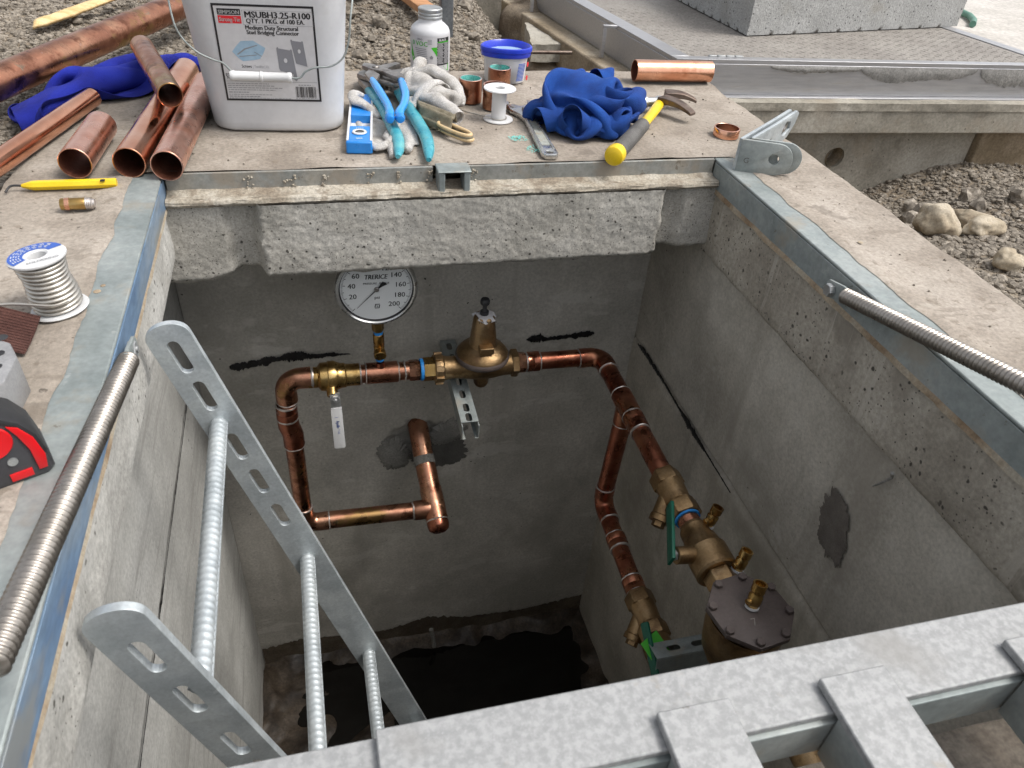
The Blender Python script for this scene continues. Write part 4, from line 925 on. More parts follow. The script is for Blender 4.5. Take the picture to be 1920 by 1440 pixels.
# ------------------------------------------------------------------ second vault with its hatch, behind on the right
hv = thing('hatch_vault', 'closed vault with aluminium-framed tread plate hatch behind the gravel', 'hatch', (1.7, 2.6, -.5))
fdir = Vector((1.327, -.064, 0)).normalized(); ldir = Vector((-.083, .743, 0)).normalized()
HO = Vector((1.054, 2.118, 0))
hp = lambda u, v, z: HO + fdir*u + ldir*v + Vector((0, 0, z))
def hbox(u0, u1, v0, v1, z0, z1): return MB().add([hp(u, v, z) for u in (u0, u1) for v in (v0, v1) for z in (z0, z1)], [(0,1,3,2), (4,6,7,5), (0,4,5,1), (2,3,7,6), (0,2,6,4), (1,5,7,3)])
UW, VW = 1.36, 1.35
hbox(.0, UW, .001, .032, -.012, .0).build('frame_top', 'alu', hv, bevel=.001)
hbox(.0, UW, -.001, .004, -.100, -.0122).build('frame_face', 'alu', hv, bevel=.001)
hbox(-.0, UW, -.022, .004, -.106, -.1005).build('frame_foot', 'alu', hv, bevel=.001)
hbox(-.001, .055, .033, VW, -.012, .0).build('frame_top', 'alu', hv, bevel=.001)
hbox(-.003, .003, .005, VW, -.100, -.0122).build('frame_face', 'alu', hv, bevel=.001)
hbox(UW-.05, UW, .033, VW, -.012, .0).build('frame_top', 'alu', hv, bevel=.001)
hbox(UW-.004, UW+.001, .005, VW, -.100, -.0122).build('frame_face', 'alu', hv, bevel=.001)
hbox(.058, UW-.053, .036, VW, -.016, -.003).build('tread_plate', 'plate', hv)
lz = MB()                                               # raised tread lugs, alternating directions
import itertools
cnt = 0
for i, j in itertools.product(range(56), range(20)):
    u = .075+i*.0223; v = .05+j*.030+(.015 if i % 2 else 0)
    if u > UW-.07: continue
    c = hp(u, v, -.0028); a_ = R_(48) if (i+j) % 2 else R_(-48)
    d = Vector((math.cos(a_), math.sin(a_), 0)); e = Vector((-d.y, d.x, 0))
    lz.add([c+d*.010, c+e*.0028, c-d*.010, c-e*.0028, c+d*.005+Vector((0, 0, .0016)), c-d*.005+Vector((0, 0, .0016))], [(0, 1, 4), (1, 2, 5, 4), (2, 3, 5), (3, 0, 4, 5)])
struct(lz.build('tread_lugs', 'plate', hv, smooth=0), 'stuff')
def mort(u0, u1, base, amp, seed):
    mb = MB(); n = 70
    for i in range(n+1):
        u = u0+(u1-u0)*i/n; e = math.sin(PI*i/n)**.4
        d = e*(base+amp*nse((u, seed, 0), 5)+amp*.35*nse((u, seed, 4), 24)+amp*.4*nse((u, seed, 8), 80))
        for j in range(5): mb.v.append(hp(u, -.0025-.004*e*math.sin(PI*j/4)-.001*nse((u, j, seed), 30), -.0135-max(.002, d)*j/4))
    for i in range(n):
        for j in range(4): mb.f.append([i*5+j, (i+1)*5+j, (i+1)*5+j+1, i*5+j+1])
    mb.build('mortar_smear', 'alumortar', hv, smooth=60)
mort(.30, .62, .022, .014, 1); mort(.60, 1.02, .040, .018, 5); mort(1.03, 1.34, .052, .02, 9)
for k in range(4): hbox(.115+k*.028, .139+k*.028, .026, .036, -.002, .004).build('hinge_knuckle', 'bolt', hv, bevel=.001)
def noisy(u0, u1, v0, v1, z0, z1, name, mat, nu=90, amp=.004):
    """front face and top of a concrete band"""
    def f(a, b):
        u = u0+(u1-u0)*a; t = b*2
        if t < 1: v = v1+(v0-v1)*t; z = z1
        else: v = v0; z = z1+(z0-z1)*(t-1)
        q = hp(u, v, z); return q + Vector((0, -1, .5))*amp*fbm((u, v, z), 14)
    return MB().grid(f, nu, 16).build(name, mat, hv, smooth=60)
noisy(-.06, UW, -.062, .02, -.128, -.104, 'mortar_bed', 'bgconc', 120, .005)
hbox(-.06, UW, -.058, .05, -.200, -.125).build('concrete_lip', 'bgconc', hv, bevel=.004)
hd_ = MB(); w0 = hp(0, .012, 0)
hx_, hz_ = .62, -.300
me = plate([(-.03, -.75), (1.12, -.75), (1.12, -.197), (-.03, -.197)], [circ(hx_, hz_, .034, 28)], .02, Matrix(((fdir.x, 0, -fdir.y, hp(0, .012, 0).x), (fdir.y, 0, fdir.x, hp(0, .012, 0).y), (0, 1, 0, 0), (0, 0, 0, 1))))
link('vault_wall', me, 'bgconc', hv, smooth=35)
c = hp(hx_, .012, hz_)
MB().lathe([(.034, -.011), (.034, .09), (0, .09)], c, ldir, 28).build('pipe_hole', 'brownconc', hv)
hbox(1.125, 1.7, -.02, .05, -.75, -.203).build('wall', 'brownconc', hv, bevel=.004)
hbox(-.085, .0, .05, VW, -.30, -.104).build('curb', 'brownconc', hv, bevel=.006)
hbox(.0, UW-.01, .06, VW-.02, -.75, -.0165).build('vault_body', 'bgconc', hv)
for v in (.38, 1.02):                                       # lifting lugs on the side of the frame
    hbox(-.050, -.038, v, v+.012, -.100, -.008).build('lug_leg', 'alu', hv, bevel=.001); hbox(-.050, -.004, v-.001, v+.013, -.0075, .0).build('lug_top', 'alu', hv, bevel=.001)
blk = MB()
def bk(u, v):
    return u
B0_, B1_, B2_ = Vector((1.418, 2.385, .0)), Vector((2.384, 2.560, .0)), Vector((1.395, 2.99, .0))
ex_, ey_ = (B1_-B0_), (B2_-B0_)
def bp_(a, b, z): return B0_+ex_*a+ey_*b+Vector((0, 0, z))
nb = 46
def bface(fn, nu, nv): blk.grid(fn, nu, nv)
jt = lambda p: p+Vector((.0014*fbm(p, 40), .0014*fbm(p+Vector((3, 1, 0)), 40), .0010*fbm(p+Vector((1, 5, 2)), 40)*(1 if p.z > .01 else 0)))
bface(lambda a, b: jt(bp_(a, 0, .001+.32*b)), 80, 26); bface(lambda a, b: jt(bp_(0, a, .001+.32*b)), 50, 26); bface(lambda a, b: jt(bp_(1, a, .001+.32*b)), 50, 26)
bface(lambda a, b: jt(bp_(a, b, .321)), 30, 20); bface(lambda a, b: jt(bp_(a, 1, .001+.32*b)), 30, 10); bface(lambda a, b: jt(bp_(a, b, .001)), 30, 20)
tag(blk.build('concrete_block', 'block', smooth=50, weld=True), 'big pitted grey concrete block standing on the tread plate hatch', 'block')
hz = MB(); hz.tube([(2.49, 2.60, .0), (2.545, 2.66, .0), (2.585, 2.73, .001), (2.60, 2.80, .001), (2.595, 2.88, .001), (2.56, 2.96, .001), (2.48, 3.04, .001)], .012, 14); 
tag(hz.build('garden_hose', 'hose'), 'green hose curving over sunlit ground behind the concrete block', 'hose')

# ------------------------------------------------------------------ rubble behind the slab
def rock(p, r, name, mat, label, cat, group=None, seed=0, n=3, rough=.22, sink=.25, flat=False):
    bm = bmesh.new(); bmesh.ops.create_icosphere(bm, subdivisions=n, radius=1)
    rot_ = Matrix.Rotation(seed*1.7, 3, 'Z')
    for v in bm.verts:
        q = v.co.copy(); k = 1+rough*nse(q, 1.1, seed)+rough*.5*nse(q, 2.6, seed+9)+rough*.12*nse(q, 9, seed)
        v.co = Vector(p) + rot_ @ Vector((q.x*r[0]*k, q.y*r[1]*k, q.z*r[2]*k)) + Vector((0, 0, r[2]*(1-sink)))
    me = bpy.data.meshes.new(name); bm.to_mesh(me); bm.free()
    return tag(link(name, me, mat, smooth=24 if flat else 180), label, cat, group)
def gp(x, y): return (x, y, gh(x, y))
rock(gp(1.405, 1.335), (.050, .042, .040), 'stone', 'stone', 'rounded tan stone, the tallest of the pair beside the gravel heap', 'stone', seed=1, n=4, rough=.34)
rock(gp(1.492, 1.290), (.058, .034, .024), 'stone', 'stone', 'flat pale stone leaning before the tall tan stone by the gravel heap', 'stone', seed=2, n=4, rough=.34)
rock(gp(1.560, 1.375), (.060, .036, .028), 'stone', 'stone', 'long tan stone behind the flat pale one on the gravel', 'stone', seed=3, n=4, rough=.34)
rock(gp(1.268, 1.010), (.030, .026, .022), 'stone', 'stone', 'lone small tan stone in gravel beside the right rim', 'stone', seed=4, n=4, rough=.34)
rr_ = random.Random(5)
for k, (x, y, r) in enumerate([(1.62, 1.62, .028), (1.70, 1.66, .032), (1.80, 1.60, .026), (1.60, 1.70, .02), (1.86, 1.70, .03), (1.76, 1.55, .022), (1.92, 1.6, .025), (1.36, 1.58, .016), (1.22, 1.30, .015), (1.55, 1.52, .02), (1.95, 1.45, .02), (1.30, 1.45, .014), (1.74, 1.75, .03), (1.66, 1.78, .024), (1.14, 1.55, .018)]):
    rock(gp(x, y), (r*rr_.uniform(.8, 1.3), r*rr_.uniform(.8, 1.2), r*rr_.uniform(.6, .9)), 'rubble_stone', 'gravel', 'angular grey-brown stone in the gravel heap before the hatch vault', 'stone', 'stones in the gravel heap', seed=20+k, n=2, rough=.6, flat=True)
for k, (x, y, r) in enumerate([(.19, 2.60, .030), (.14, 2.50, .034), (.24, 2.44, .026), (.10, 2.70, .028), (.20, 2.33, .018), (.16, 2.24, .02), (.28, 2.72, .03), (.07, 2.40, .018), (.45, 2.62, .022), (.52, 2.45, .018), (.40, 2.35, .016), (.55, 2.75, .03), (.22, 2.10, .017), (.13, 2.05, .02), (.17, 2.03, .022)]):
    rock(gp(x, y), (r*rr_.uniform(.8, 1.3), r*rr_.uniform(.8, 1.2), r*rr_.uniform(.6, .9)), 'rubble_stone', 'gravel', 'grey-brown stone lying on the dirt bank behind the bottle', 'stone', 'stones on the dirt bank', seed=50+k, n=2, rough=.55, flat=True)
for k, (x, y, r) in enumerate([(-.62, 2.60, .016), (-.50, 2.35, .014), (-.80, 2.45, .018), (-.40, 2.70, .02), (-.75, 2.15, .013), (-.30, 2.62, .018), (-.58, 2.15, .012), (-.49, 1.95, .012), (-.65, 1.62, .012), (-.54, 1.32, .012)]):
    rock(gp(x, y), (r*rr_.uniform(.8, 1.3), r*rr_.uniform(.8, 1.2), r*rr_.uniform(.6, .9)), 'rubble_stone', 'gravel', 'small stone in the gravel around the copper pipes', 'stone', 'stones by the copper pipes', seed=80+k, n=2, rough=.55, flat=True)
# broken slab and stones in the low trench
def slabbit(pts, z0, th, name, mat, label, cat, amp=.006):
    mb = MB(); n = 14
    P0, P1, P2, P3 = (Vector((x, y, z0)) for x, y in pts)
    top = lambda u, v: (P0*(1-u)+P1*u)*(1-v)+(P3*(1-u)+P2*u)*v
    f = lambda p: p+Vector((amp*fbm(p, 18), amp*fbm(p+Vector((2, 2, 2)), 18), amp*.7*fbm(p+Vector((5, 0, 2)), 14)))
    dn = Vector((0, 0, -th))
    mb.grid(lambda u, v: f(top(u, v)), n, n); mb.grid(lambda u, v: f(top(u, 0)+dn*v), n, 4); mb.grid(lambda u, v: f(top(u, 1)+dn*v), n, 4); mb.grid(lambda u, v: f(top(0, u)+dn*v), n, 4); mb.grid(lambda u, v: f(top(1, u)+dn*v), n, 4); mb.grid(lambda u, v: f(top(u, v)+dn), n, n)
    return tag(mb.build(name, mat, smooth=50, weld=True), label, cat)
slabbit([(.79, 2.73), (.955, 2.74), (1.00, 3.07), (.85, 3.05)], -.12, .06, 'concrete_slab', 'bgconc', 'broken grey concrete slab lying in the trench beside the muddy curb', 'slab')
rock((.86, 2.80, -.27), (.075, .06, .05), 'stone', 'greystone', 'mud-covered lump of rubble in the trench behind the blue tub', 'stone', seed=101, n=3)
rock((.90, 2.90, -.24), (.08, .05, .045), 'stone', 'greystone', 'flat lump of rubble under the broken slab in the trench', 'stone', seed=105, n=3)
rock((.78, 2.68, -.29), (.06, .05, .04), 'stone', 'greystone', 'small muddy stone low in the trench behind the slab', 'stone', seed=108, n=3)
tag(MB().tube([(.66, 2.60, -.11), (.78, 2.605, -.112), (.90, 2.61, -.114)], .006, 10).build('steel_rod', 'clawsteel'), 'thin rusty steel rod bridging the trench behind the tub', 'rod')
slabbit([(.60, 3.3), (.80, 3.25), (.86, 3.9), (.66, 3.9)], .05, .35, 'concrete_wall', 'bgconc', 'grey concrete wall end standing behind the dirt bank', 'wall', .003)
rock(gp(.95, 3.25), (.16, .18, .14), 'dirt_clod', 'dirt', 'clump of brown dirt and roots beyond the broken slab', 'dirt clod', seed=111, n=4, rough=.4)
tag(MB().bx(.414, .451, 2.42, 2.46, -.12, .40).build('steel_post', 'post', bevel=.003), 'dark square steel post standing behind the white bottle', 'post')
wb = MB(); wb.box((.335, 2.62, .055), (.055, .26, .02), Matrix.Rotation(.35, 3, 'Z') @ Matrix.Rotation(.12, 3, 'X')); tag(wb.build('timber_offcut', 'oldwood', bevel=.002), 'orange timber offcut lying on the bank behind the bottle', 'wood')
wc = MB()
def chip(u, v):
    x = -.70+.22*u; y = 2.49+.36*u+(v-.5)*(.05+.055*math.sin(PI*min(1, u*1.1+.12)))*1.0
    return (x, y, gh(-.6, 2.6)+.02+.022*u+.010*math.sin(PI*v)+.003*nse((u*4, v*2, 0), 3))
wc.grid(chip, 24, 10); tag(wc.build('wood_chip', 'wood', smooth=60, solid=.009), 'pale split wood chip lying on gravel behind the long copper pipe', 'wood chip')
# ------------------------------------------------------------------ copper offcuts
def offcut(a, b, r, mat, label, t=.0019, inmat='cop_in'):
    a, b = Vector(a), Vector(b)
    th = thing('copper_pipe', label, 'pipe', (a+b)/2-Vector((0, 0, r)))
    l = (b-a).length; e = t*.35
    MB().lathe([(r-t, 0), (r-e, 0), (r, e), (r, l-e), (r-e, l), (r-t, l)], a, b-a, 48).build('tube_wall', mat, th)
    MB().lathe([(r-t-.0002, .0004), (r-t-.0002, l-.0004)], a, b-a, 48).build('bore', inmat, th)
    return th
offcut((-.3885, 1.372, .028), (-.376, 1.555, .028), .0268, 'cop_pink', 'short satin copper offcut standing apart behind the yellow deburring tool')
offcut((-.3035, 1.368, .028), (-.255, 1.905, .028), .0268, 'cop_new', 'long glossy copper offcut under the crossing pipe, left of its twin')
offcut((-.2415, 1.350, .028), (-.206, 1.800, .028), .0268, 'cop_pink', 'copper offcut touching the white bucket and overhanging the rim')
offcut((-.247, 1.570, .0775), (-.337, 1.900, .0800), .0230, 'cop_dull', 'scuffed copper offcut lying across the two pipes beside the bucket')
offcut((-.86, 1.26, .020), (-.16, 2.79, .052), .0340, 'cop_dull', 'long thick copper pipe lying on gravel behind the blue rag')
offcut((-.556, 1.24, .020), (-.425, 1.74, .021), .0190, 'cop_new', 'thin copper pipe running off the slab edge under the blue rag')
offcut((.832, 1.902, .0285), (1.043, 1.893, .0285), .0270, 'cop_new', 'clean orange copper offcut at the far right corner of the slab')
# couplings standing on the slab
def coupling(x, y, h, r, label, green, z=.0):
    th = thing('copper_coupling', label, 'coupling', (x, y, z))
    MB().lathe([(r-.003, 0), (r, .0006), (r, h*.46), (r-.0006, h*.5), (r, h*.54), (r, h-.0004), (r-.0005, h)], (x, y, z+.0006), (0, 0, 1), 40).build('sleeve', 'cop_dull', th)
    MB().lathe([(r-.0005, 0), (r-.0034, .0004), (r-.0036, 0)], (x, y, z+h+.0006), (0, 0, 1), 40).build('rim', 'solder' if green else 'cop_pink', th)
    MB().lathe([(r-.0036, h), (r-.0036, .004), (0, .004)], (x, y, z+.0006), (0, 0, 1), 40).build('bore', 'patina' if green else 'cop_in', th)
coupling(.371, 1.760, .052, .0265, 'copper coupling with green bore standing beside the knit glove', True)
coupling(.459, 1.845, .052, .0275, 'copper coupling with green bore standing against the blue-lidded tub', True)
coupling(.418, 1.712, .052, .0275, 'brown-bored copper coupling hidden behind the empty white spool', False)
rg = thing('copper_ring', 'low copper ring standing beside the galvanised bracket', 'ring', (.903, 1.507, 0))
MB().lathe([(.0255, 0), (.0285, .0005), (.0287, .0185), (.0283, .019)], (.903, 1.507, .0006), (0, 0, 1), 40).build('outer_wall', 'cop_new', rg)
MB().lathe([(.0283, .019), (.0262, .0194), (.0258, .019)], (.903, 1.507, .0006), (0, 0, 1), 40).build('rim', 'cop_pink', rg)
MB().lathe([(.0258, .019), (.0255, .0)], (.903, 1.507, .0006), (0, 0, 1), 40).build('inner_wall', 'cop_dull', rg)
ft = thing('brass_nipple', 'little threaded copper nipple lying behind the solder spool', 'fitting', (-.366, 1.25, 0))
MB().lathe([(0, 0), (.0088, 0), (.0094, .001), (.0094, .034), (.0088, .036), (0, .036)], (-.391, 1.249, .0105), (1, .01, 0), 28).build('sleeve', 'brass', ft)
MB().lathe([(0, .035), (.0085, .035)]+[(.0098 if k % 2 else .0088, .036+k*.0013) for k in range(8)]+[(.0070, .047), (.0068, .0495), (0, .0495)], (-.391, 1.249, .0105), (1, .01, 0), 28).build('thread', 'solder', ft)
MB().lathe([(.0088, .006), (.0099, .007), (.0099, .013), (.0088, .014)], (-.391, 1.249, .0105), (1, .01, 0), 28).build('collar', 'cop_new', ft)

# ------------------------------------------------------------------ bucket
bk_ = thing('bucket', 'white square plastic bucket with printed label and wire bail', 'bucket', (-.05, 1.69, 0))
ba = R_(-4.5); bca, bsa = math.cos(ba), math.sin(ba)
def bw_(u, v, z): return Vector((-.05+u*bca-v*bsa, 1.692+u*bsa+v*bca, z))
def bprof(z, inset=0):
    hw = .127+.085*z-inset; hd2 = .112+.085*z-inset; r = .046+.03*z
    pts = []
    for (cx, cy, a0) in ((hw-r, hd2-r, 0), (-hw+r, hd2-r, 90), (-hw+r, -hd2+r, 180), (hw-r, -hd2+r, 270)):
        for k in range(9):
            a = R_(a0+90*k/8); pts.append((cx+r*math.cos(a), cy+r*math.sin(a)))
    return pts
mb = MB(); rows = [(.0, .012), (.0012, .006), (.004, .002), (.009, 0)]+[(.02+.31*i/20, 0) for i in range(21)]
ring_n = 36
for z, ins in rows: mb.v += [bw_(x, y, z) for x, y in bprof(z, ins)]
for i in range(len(rows)-1):
    for j in range(ring_n): mb.f.append([i*ring_n+j, i*ring_n+(j+1) % ring_n, (i+1)*ring_n+(j+1) % ring_n, (i+1)*ring_n+j])
mb.f.append(list(range(ring_n-1, -1, -1)))
mb.build('body', 'white', bk_, smooth=50)
mb = MB(); lr = [(.325, -.001), (.326, -.009), (.336, -.011), (.352, -.011), (.358, -.006), (.358, .002)]
for z, ins in lr: mb.v += [bw_(x, y, z) for x, y in bprof(.33, ins)]
for i in range(len(lr)-1):
    for j in range(ring_n): mb.f.append([i*ring_n+j, i*ring_n+(j+1) % ring_n, (i+1)*ring_n+(j+1) % ring_n, (i+1)*ring_n+j])
mb.f.append([(len(lr)-1)*ring_n+j for j in range(ring_n)])
mb.build('lid', 'white', bk_, smooth=35)
LU0, LU1, LZ0, LZ1 = -.089, .090, .064, .240
def lab(a, b, lift=.0006):
    u = LU0+(LU1-LU0)*a; z = LZ1-(LZ1-LZ0)*b
    hw = .127+.085*z; hd2 = .112+.085*z; r = .046+.03*z; fl = hw-r
    e = abs(u)-fl
    v = -hd2
    if e > 0: v += r-math.sqrt(max(0, r*r-e*e))
    return bw_(u, v-lift, z)
def lrect(mb, a0, a1, b0, b1, lift, n=8): mb.grid(lambda s_, t: lab(a0+(a1-a0)*s_, b0+(b1-b0)*t, lift), n, 3); return mb
lb_ = lrect(MB(), 0, 1, 0, 1, .0006, 16).build('label', 'paper', bk_)
m = MB(); 
for q in ((0, 1, 0, .022), (0, 1, .978, 1), (0, .02, .022, .978), (.98, 1, .022, .978)): lrect(m, *q, .0009, 14)
lrect(m, .05, .275, .048, .108, .0009)
ltx = lambda a, b, sx: (lambda p: lab(a+p.x/(LU1-LU0), b-p.y/(LZ1-LZ0), .0011))
LWd, LHt = LU1-LU0, LZ1-LZ0
text(m, 'MSUBH3.25-R100', .0155, ltx(.315, .128, 1), width=.645*LWd, bold=.03)
text(m, 'QTY. 1 PKG. of 100 EA.', .0115, ltx(.322, .182, 1), width=.575*LWd, bold=.02)
text(m, 'Medium Duty Structural', .0105, ltx(.305, .246, 1), width=.52*LWd, bold=.02)
text(m, 'Stud Bridging Connector', .0105, ltx(.31, .293, 1), width=.52*LWd, bold=.02)
text(m, 'Screws', .0085, ltx(.21, .640, 1), width=.10*LWd, bold=.012)
text(m, 'ET', .008, ltx(.035, .735, 1), bold=.01); text(m, 'N', .008, ltx(.045, .765, 1), bold=.01)
rb = random.Random(3); x = .735
while x < .945:
    w = rb.choice((.003, .005, .008)); lrect(m, x, x+w, .835, .955, .0009, 1); x += w+rb.choice((.003, .004, .007))
m.build('label_print', 'ink', lb_, smooth=0)
m = MB(); lrect(m, .05, .275, .116, .190, .0009); m.build('label_red', 'redink', lb_, smooth=0)
m = MB(); text(m, 'SIMPSON', .0092, lambda p: lab(.062+p.x/LWd, .099-p.y/LHt, .0012), width=.20*LWd, bold=.035)
text(m, 'Strong-Tie', .0105, lambda p: lab(.062+p.x/LWd, .172-p.y/LHt, .0012), width=.20*LWd, bold=.02); m.build('label_white_print', 'white2', lb_, smooth=0)
m = MB(); m.add([(p[0], p[1], 0) for p in ((.135, .475), (.185, .415), (.235, .365), (.36, .358), (.475, .430), (.445, .49), (.405, .545), (.345, .558), (.23, .572), (.19, .54))], [tuple(range(10))], lambda p: lab(p.x, p.y, .0009)); m.build('label_bag_picture', 'blueink', lb_, smooth=0)
m = MB()
for pl in (((.18, .50), (.26, .44), (.39, .40), (.40, .405), (.27, .45), (.19, .507)), ((.20, .52), (.38, .50), (.38, .507), (.20, .528)), ((.36, .47), (.43, .515), (.425, .52), (.355, .475))):
    m.add([(x, y, 0) for x, y in pl], [tuple(range(len(pl)))], lambda p: lab(p.x, p.y, .0012))
for pl in (((.29, .055), (.985, .055), (.985, .058), (.29, .058)), ((.29, .198), (.985, .198), (.985, .201), (.29, .201)), ((.29, .055), (.293, .055), (.293, .2), (.29, .2)), ((.982, .055), (.985, .055), (.985, .2), (.982, .2)), ((.03, .785), (.97, .785), (.97, .789), (.03, .789))):
    m.add([(x, y, 0) for x, y in pl], [(0, 1, 2, 3)], lambda p: lab(p.x, p.y, .0010))
text(m, '| Tornillos | Vis', .0075, ltx(.325, .640, 1), width=.16*LWd)
def wordline(a0, a1, b, h):
    x = a0
    while x < a1:
        w = rb.uniform(.012, .04); lrect(m, x, min(a1, x+w), b-h, b, .0009, 1); x += w+.008
for k, (a1, b) in enumerate(((.46, .815), (.52, .838), (.60, .861), (.52, .884))): wordline(.035, a1, b, .008)
wordline(.035, .25, .912, .011); wordline(.035, .48, .935, .007); wordline(.035, .36, .957, .010); wordline(.035, .68, .974, .006); wordline(.77, .90, .822, .009); wordline(.73, .96, .968, .007)
m.build('label_small_print', 'smallprint', lb_, smooth=0)
m = MB()
m.add([(x, y, 0) for x, y in ((.585, .425), (.60, .415), (.605, .43), (.72, .447), (.725, .437), (.74, .44), (.77, .76), (.755, .775), (.735, .76), (.73, .70), (.60, .665), (.59, .64))], [tuple(range(12))], lambda p: lab(p.x, p.y, .0009))
m.add([(x, y, 0) for x, y in ((.735, .340), (.75, .335), (.755, .348), (.845, .358), (.85, .348), (.862, .352), (.885, .615), (.77, .585))], [tuple(range(8))], lambda p: lab(p.x, p.y, .0009))
m.build('label_bracket_picture', 'greyink', lb_, smooth=0)
m = MB(); m.add([(x+.018*math.cos(a), y+.025*math.sin(a), 0) for x, y in ((.665, .555),) for a in [2*PI*k/12 for k in range(12)]], [tuple(range(12))], lambda p: lab(p.x, p.y, .0013)); m.add([(.815+.015*math.cos(2*PI*k/12), .455+.022*math.sin(2*PI*k/12), 0) for k in range(12)], [tuple(range(12))], lambda p: lab(p.x, p.y, .0013)); m.build('label_bracket_hole', 'paper', lb_, smooth=0)
# wire bail hanging in front, with plastic grip
def bf(u, z, off): return bw_(u, -(.112+.085*z)-off, z)
def smooth_path(pts, k=6):
    pts = [Vector(p) for p in pts]; out = []
    for i in range(len(pts)-1):
        p0, p1, p2, p3 = pts[max(0, i-1)], pts[i], pts[i+1], pts[min(len(pts)-1, i+2)]
        for j in range(k):
            t = j/k; out.append(.5*((2*p1)+(p2-p0)*t+(2*p0-5*p1+4*p2-p3)*t*t+(3*p1-p0-3*p2+p3)*t*t*t))
    return out+[pts[-1]]
wp = smooth_path([bw_(-.157, -.02, .30), bw_(-.163, -.10, .265), bf(-.156, .215, .010), bf(-.147, .185, .016), bf(-.125, .160, .019), bf(-.098, .146, .020), bf(-.082, .141, .021), bf(-.070, .128, .022), bf(-.062, .120, .022), bf(-.02, .118, .022), bf(.035, .116, .022), bf(.055, .117, .022), bf(.066, .128, .021), bf(.085, .136, .020), bf(.115, .139, .018), bf(.138, .155, .016), bf(.150, .185, .013), bf(.156, .225, .008), bw_(.163, -.10, .268), bw_(.157, -.02, .30)])
bail = MB().tube(wp, .0018, 10).build('bail', 'galvdull', bk_)
g0, g1 = bf(-.072, .1185, .022), bf(.040, .1165, .022); gl = (g1-g0).length
MB().lathe([(0, 0), (.0085, 0), (.0095, .002), (.0095, .007), (.0085, .009), (.0085, gl*.48), (.0095, gl*.49), (.0095, gl*.52), (.0085, gl*.53), (.0085, gl-.009), (.0095, gl-.007), (.0095, gl-.002), (.0085, gl), (0, gl)], g0, g1-g0, 24).build('grip', 'white2', bail)
for s_ in (-1, 1): MB().cyl(bw_(s_*.150, -.02, .30), (s_, 0, 0), .014, .012, 20, .002).build('bail_ear', 'white', bk_)

# ------------------------------------------------------------------ bottle
bo = thing('bottle', 'white plastic bottle with green and black label and metal cap', 'bottle', (.3125, 1.985, 0)); bc = Vector((.3125, 1.985, 0)); br = .0485
MB().lathe([(0, .0006), (br-.004, .0006), (br, .004), (br, .098), (br-.001, .103), (br-.004, .109), (br-.013, .117), (br-.020, .122), (.0285, .126), (.0275, .130), (0, .130)], bc, (0, 0, 1), 48).build('body', 'white', bo, smooth=60)
MB().lathe([(0, .128), (.0285, .128), (.0295, .1295), (.0295, .134), (.0285, .1355), (.0295, .137), (.0295, .141), (.0285, .1425), (.0295, .144), (.0295, .150), (.027, .152), (0, .1515)], bc, (0, 0, 1), 40).build('cap', 'bolt', bo, smooth=35)
def bl(a, z, l=.0005): t = R_(a-14); return bc+Vector((math.sin(t)*(br+l), -math.cos(t)*(br+l), z))     # a: degrees from facing the near side, + to the right
MB().grid(lambda u, v: bl(-120+240*u, .012+.085*v, .0004), 48, 4).build('label', 'paper', bo)
m = MB(); m.grid(lambda u, v: bl(26+44*u, .030+.063*v, .0008), 14, 4); 
m2 = MB(); m3 = MB()
for k in range(20):
    z = .0335+.0026*k
    m2.grid(lambda u, v: bl(28+19*u-(k*7 % 5), z+.0010*v, .0011), 5, 1); m2.grid(lambda u, v: bl(50+18*u-(k*3 % 4), z+.0010*v, .0011), 5, 1)
text(m2, 'BLACK', .007, lambda p: bl(32+p.x/br*57.3, .0858+p.y, .0012), width=.020, bold=.02)
for k in range(9):
    z = .0665-.0042*k; m3.grid(lambda u, v: bl(-42+k*1.8+(36-k)*u, z+.0013*v, .0008), 8, 1)
for k in range(4): m3.grid(lambda u, v: bl(-2+12*u, .088-.003*k+.0012*v, .0008), 3, 1)
text(m3, 'ZERO', .0055, lambda p: bl(-34+p.x/br*57.3, .0865+p.y, .0009), bold=.02)
hs_ = [(-.0035, 0), (-.0035, .004), (-.005, .004), (0, .0085), (.005, .004), (.0035, .004), (.0035, 0)]
m3.add([(x, y, 0) for x, y in hs_], [tuple(range(7))], lambda p: bl(9+p.x/br*57.3, .045+p.y, .0009))
m.build('label_black_panel', 'ink', bo, smooth=60); m2.build('label_white_print', 'paper', bo, smooth=0); m3.build('label_print', 'greyink', bo, smooth=0)
m4 = MB(); text(m4, '0 VOC', .0150, lambda p: bl(-52+p.x/br*57.3, .0735+p.y, .0009), width=.042, bold=.01)
def tri(pts): m4.add([(x, y, 0) for x, y in pts], [tuple(range(len(pts)))], lambda p: bl(p.x, p.y, .0009))
tri([(8, .071), (14, .072), (25.5, .0725), (25.5, .050), (19, .059)]); tri([(46, .027), (70, .034), (70, .014), (60, .016)]); tri([(-60, .082), (-56, .066), (-46, .046), (-42, .034), (-50, .03), (-60, .05)])
m4.grid(lambda u, v: bl(27+40*u, .0825+.0022*v, .0012), 8, 1)
m4.build('label_green_print', 'greenprint', bo, smooth=60)

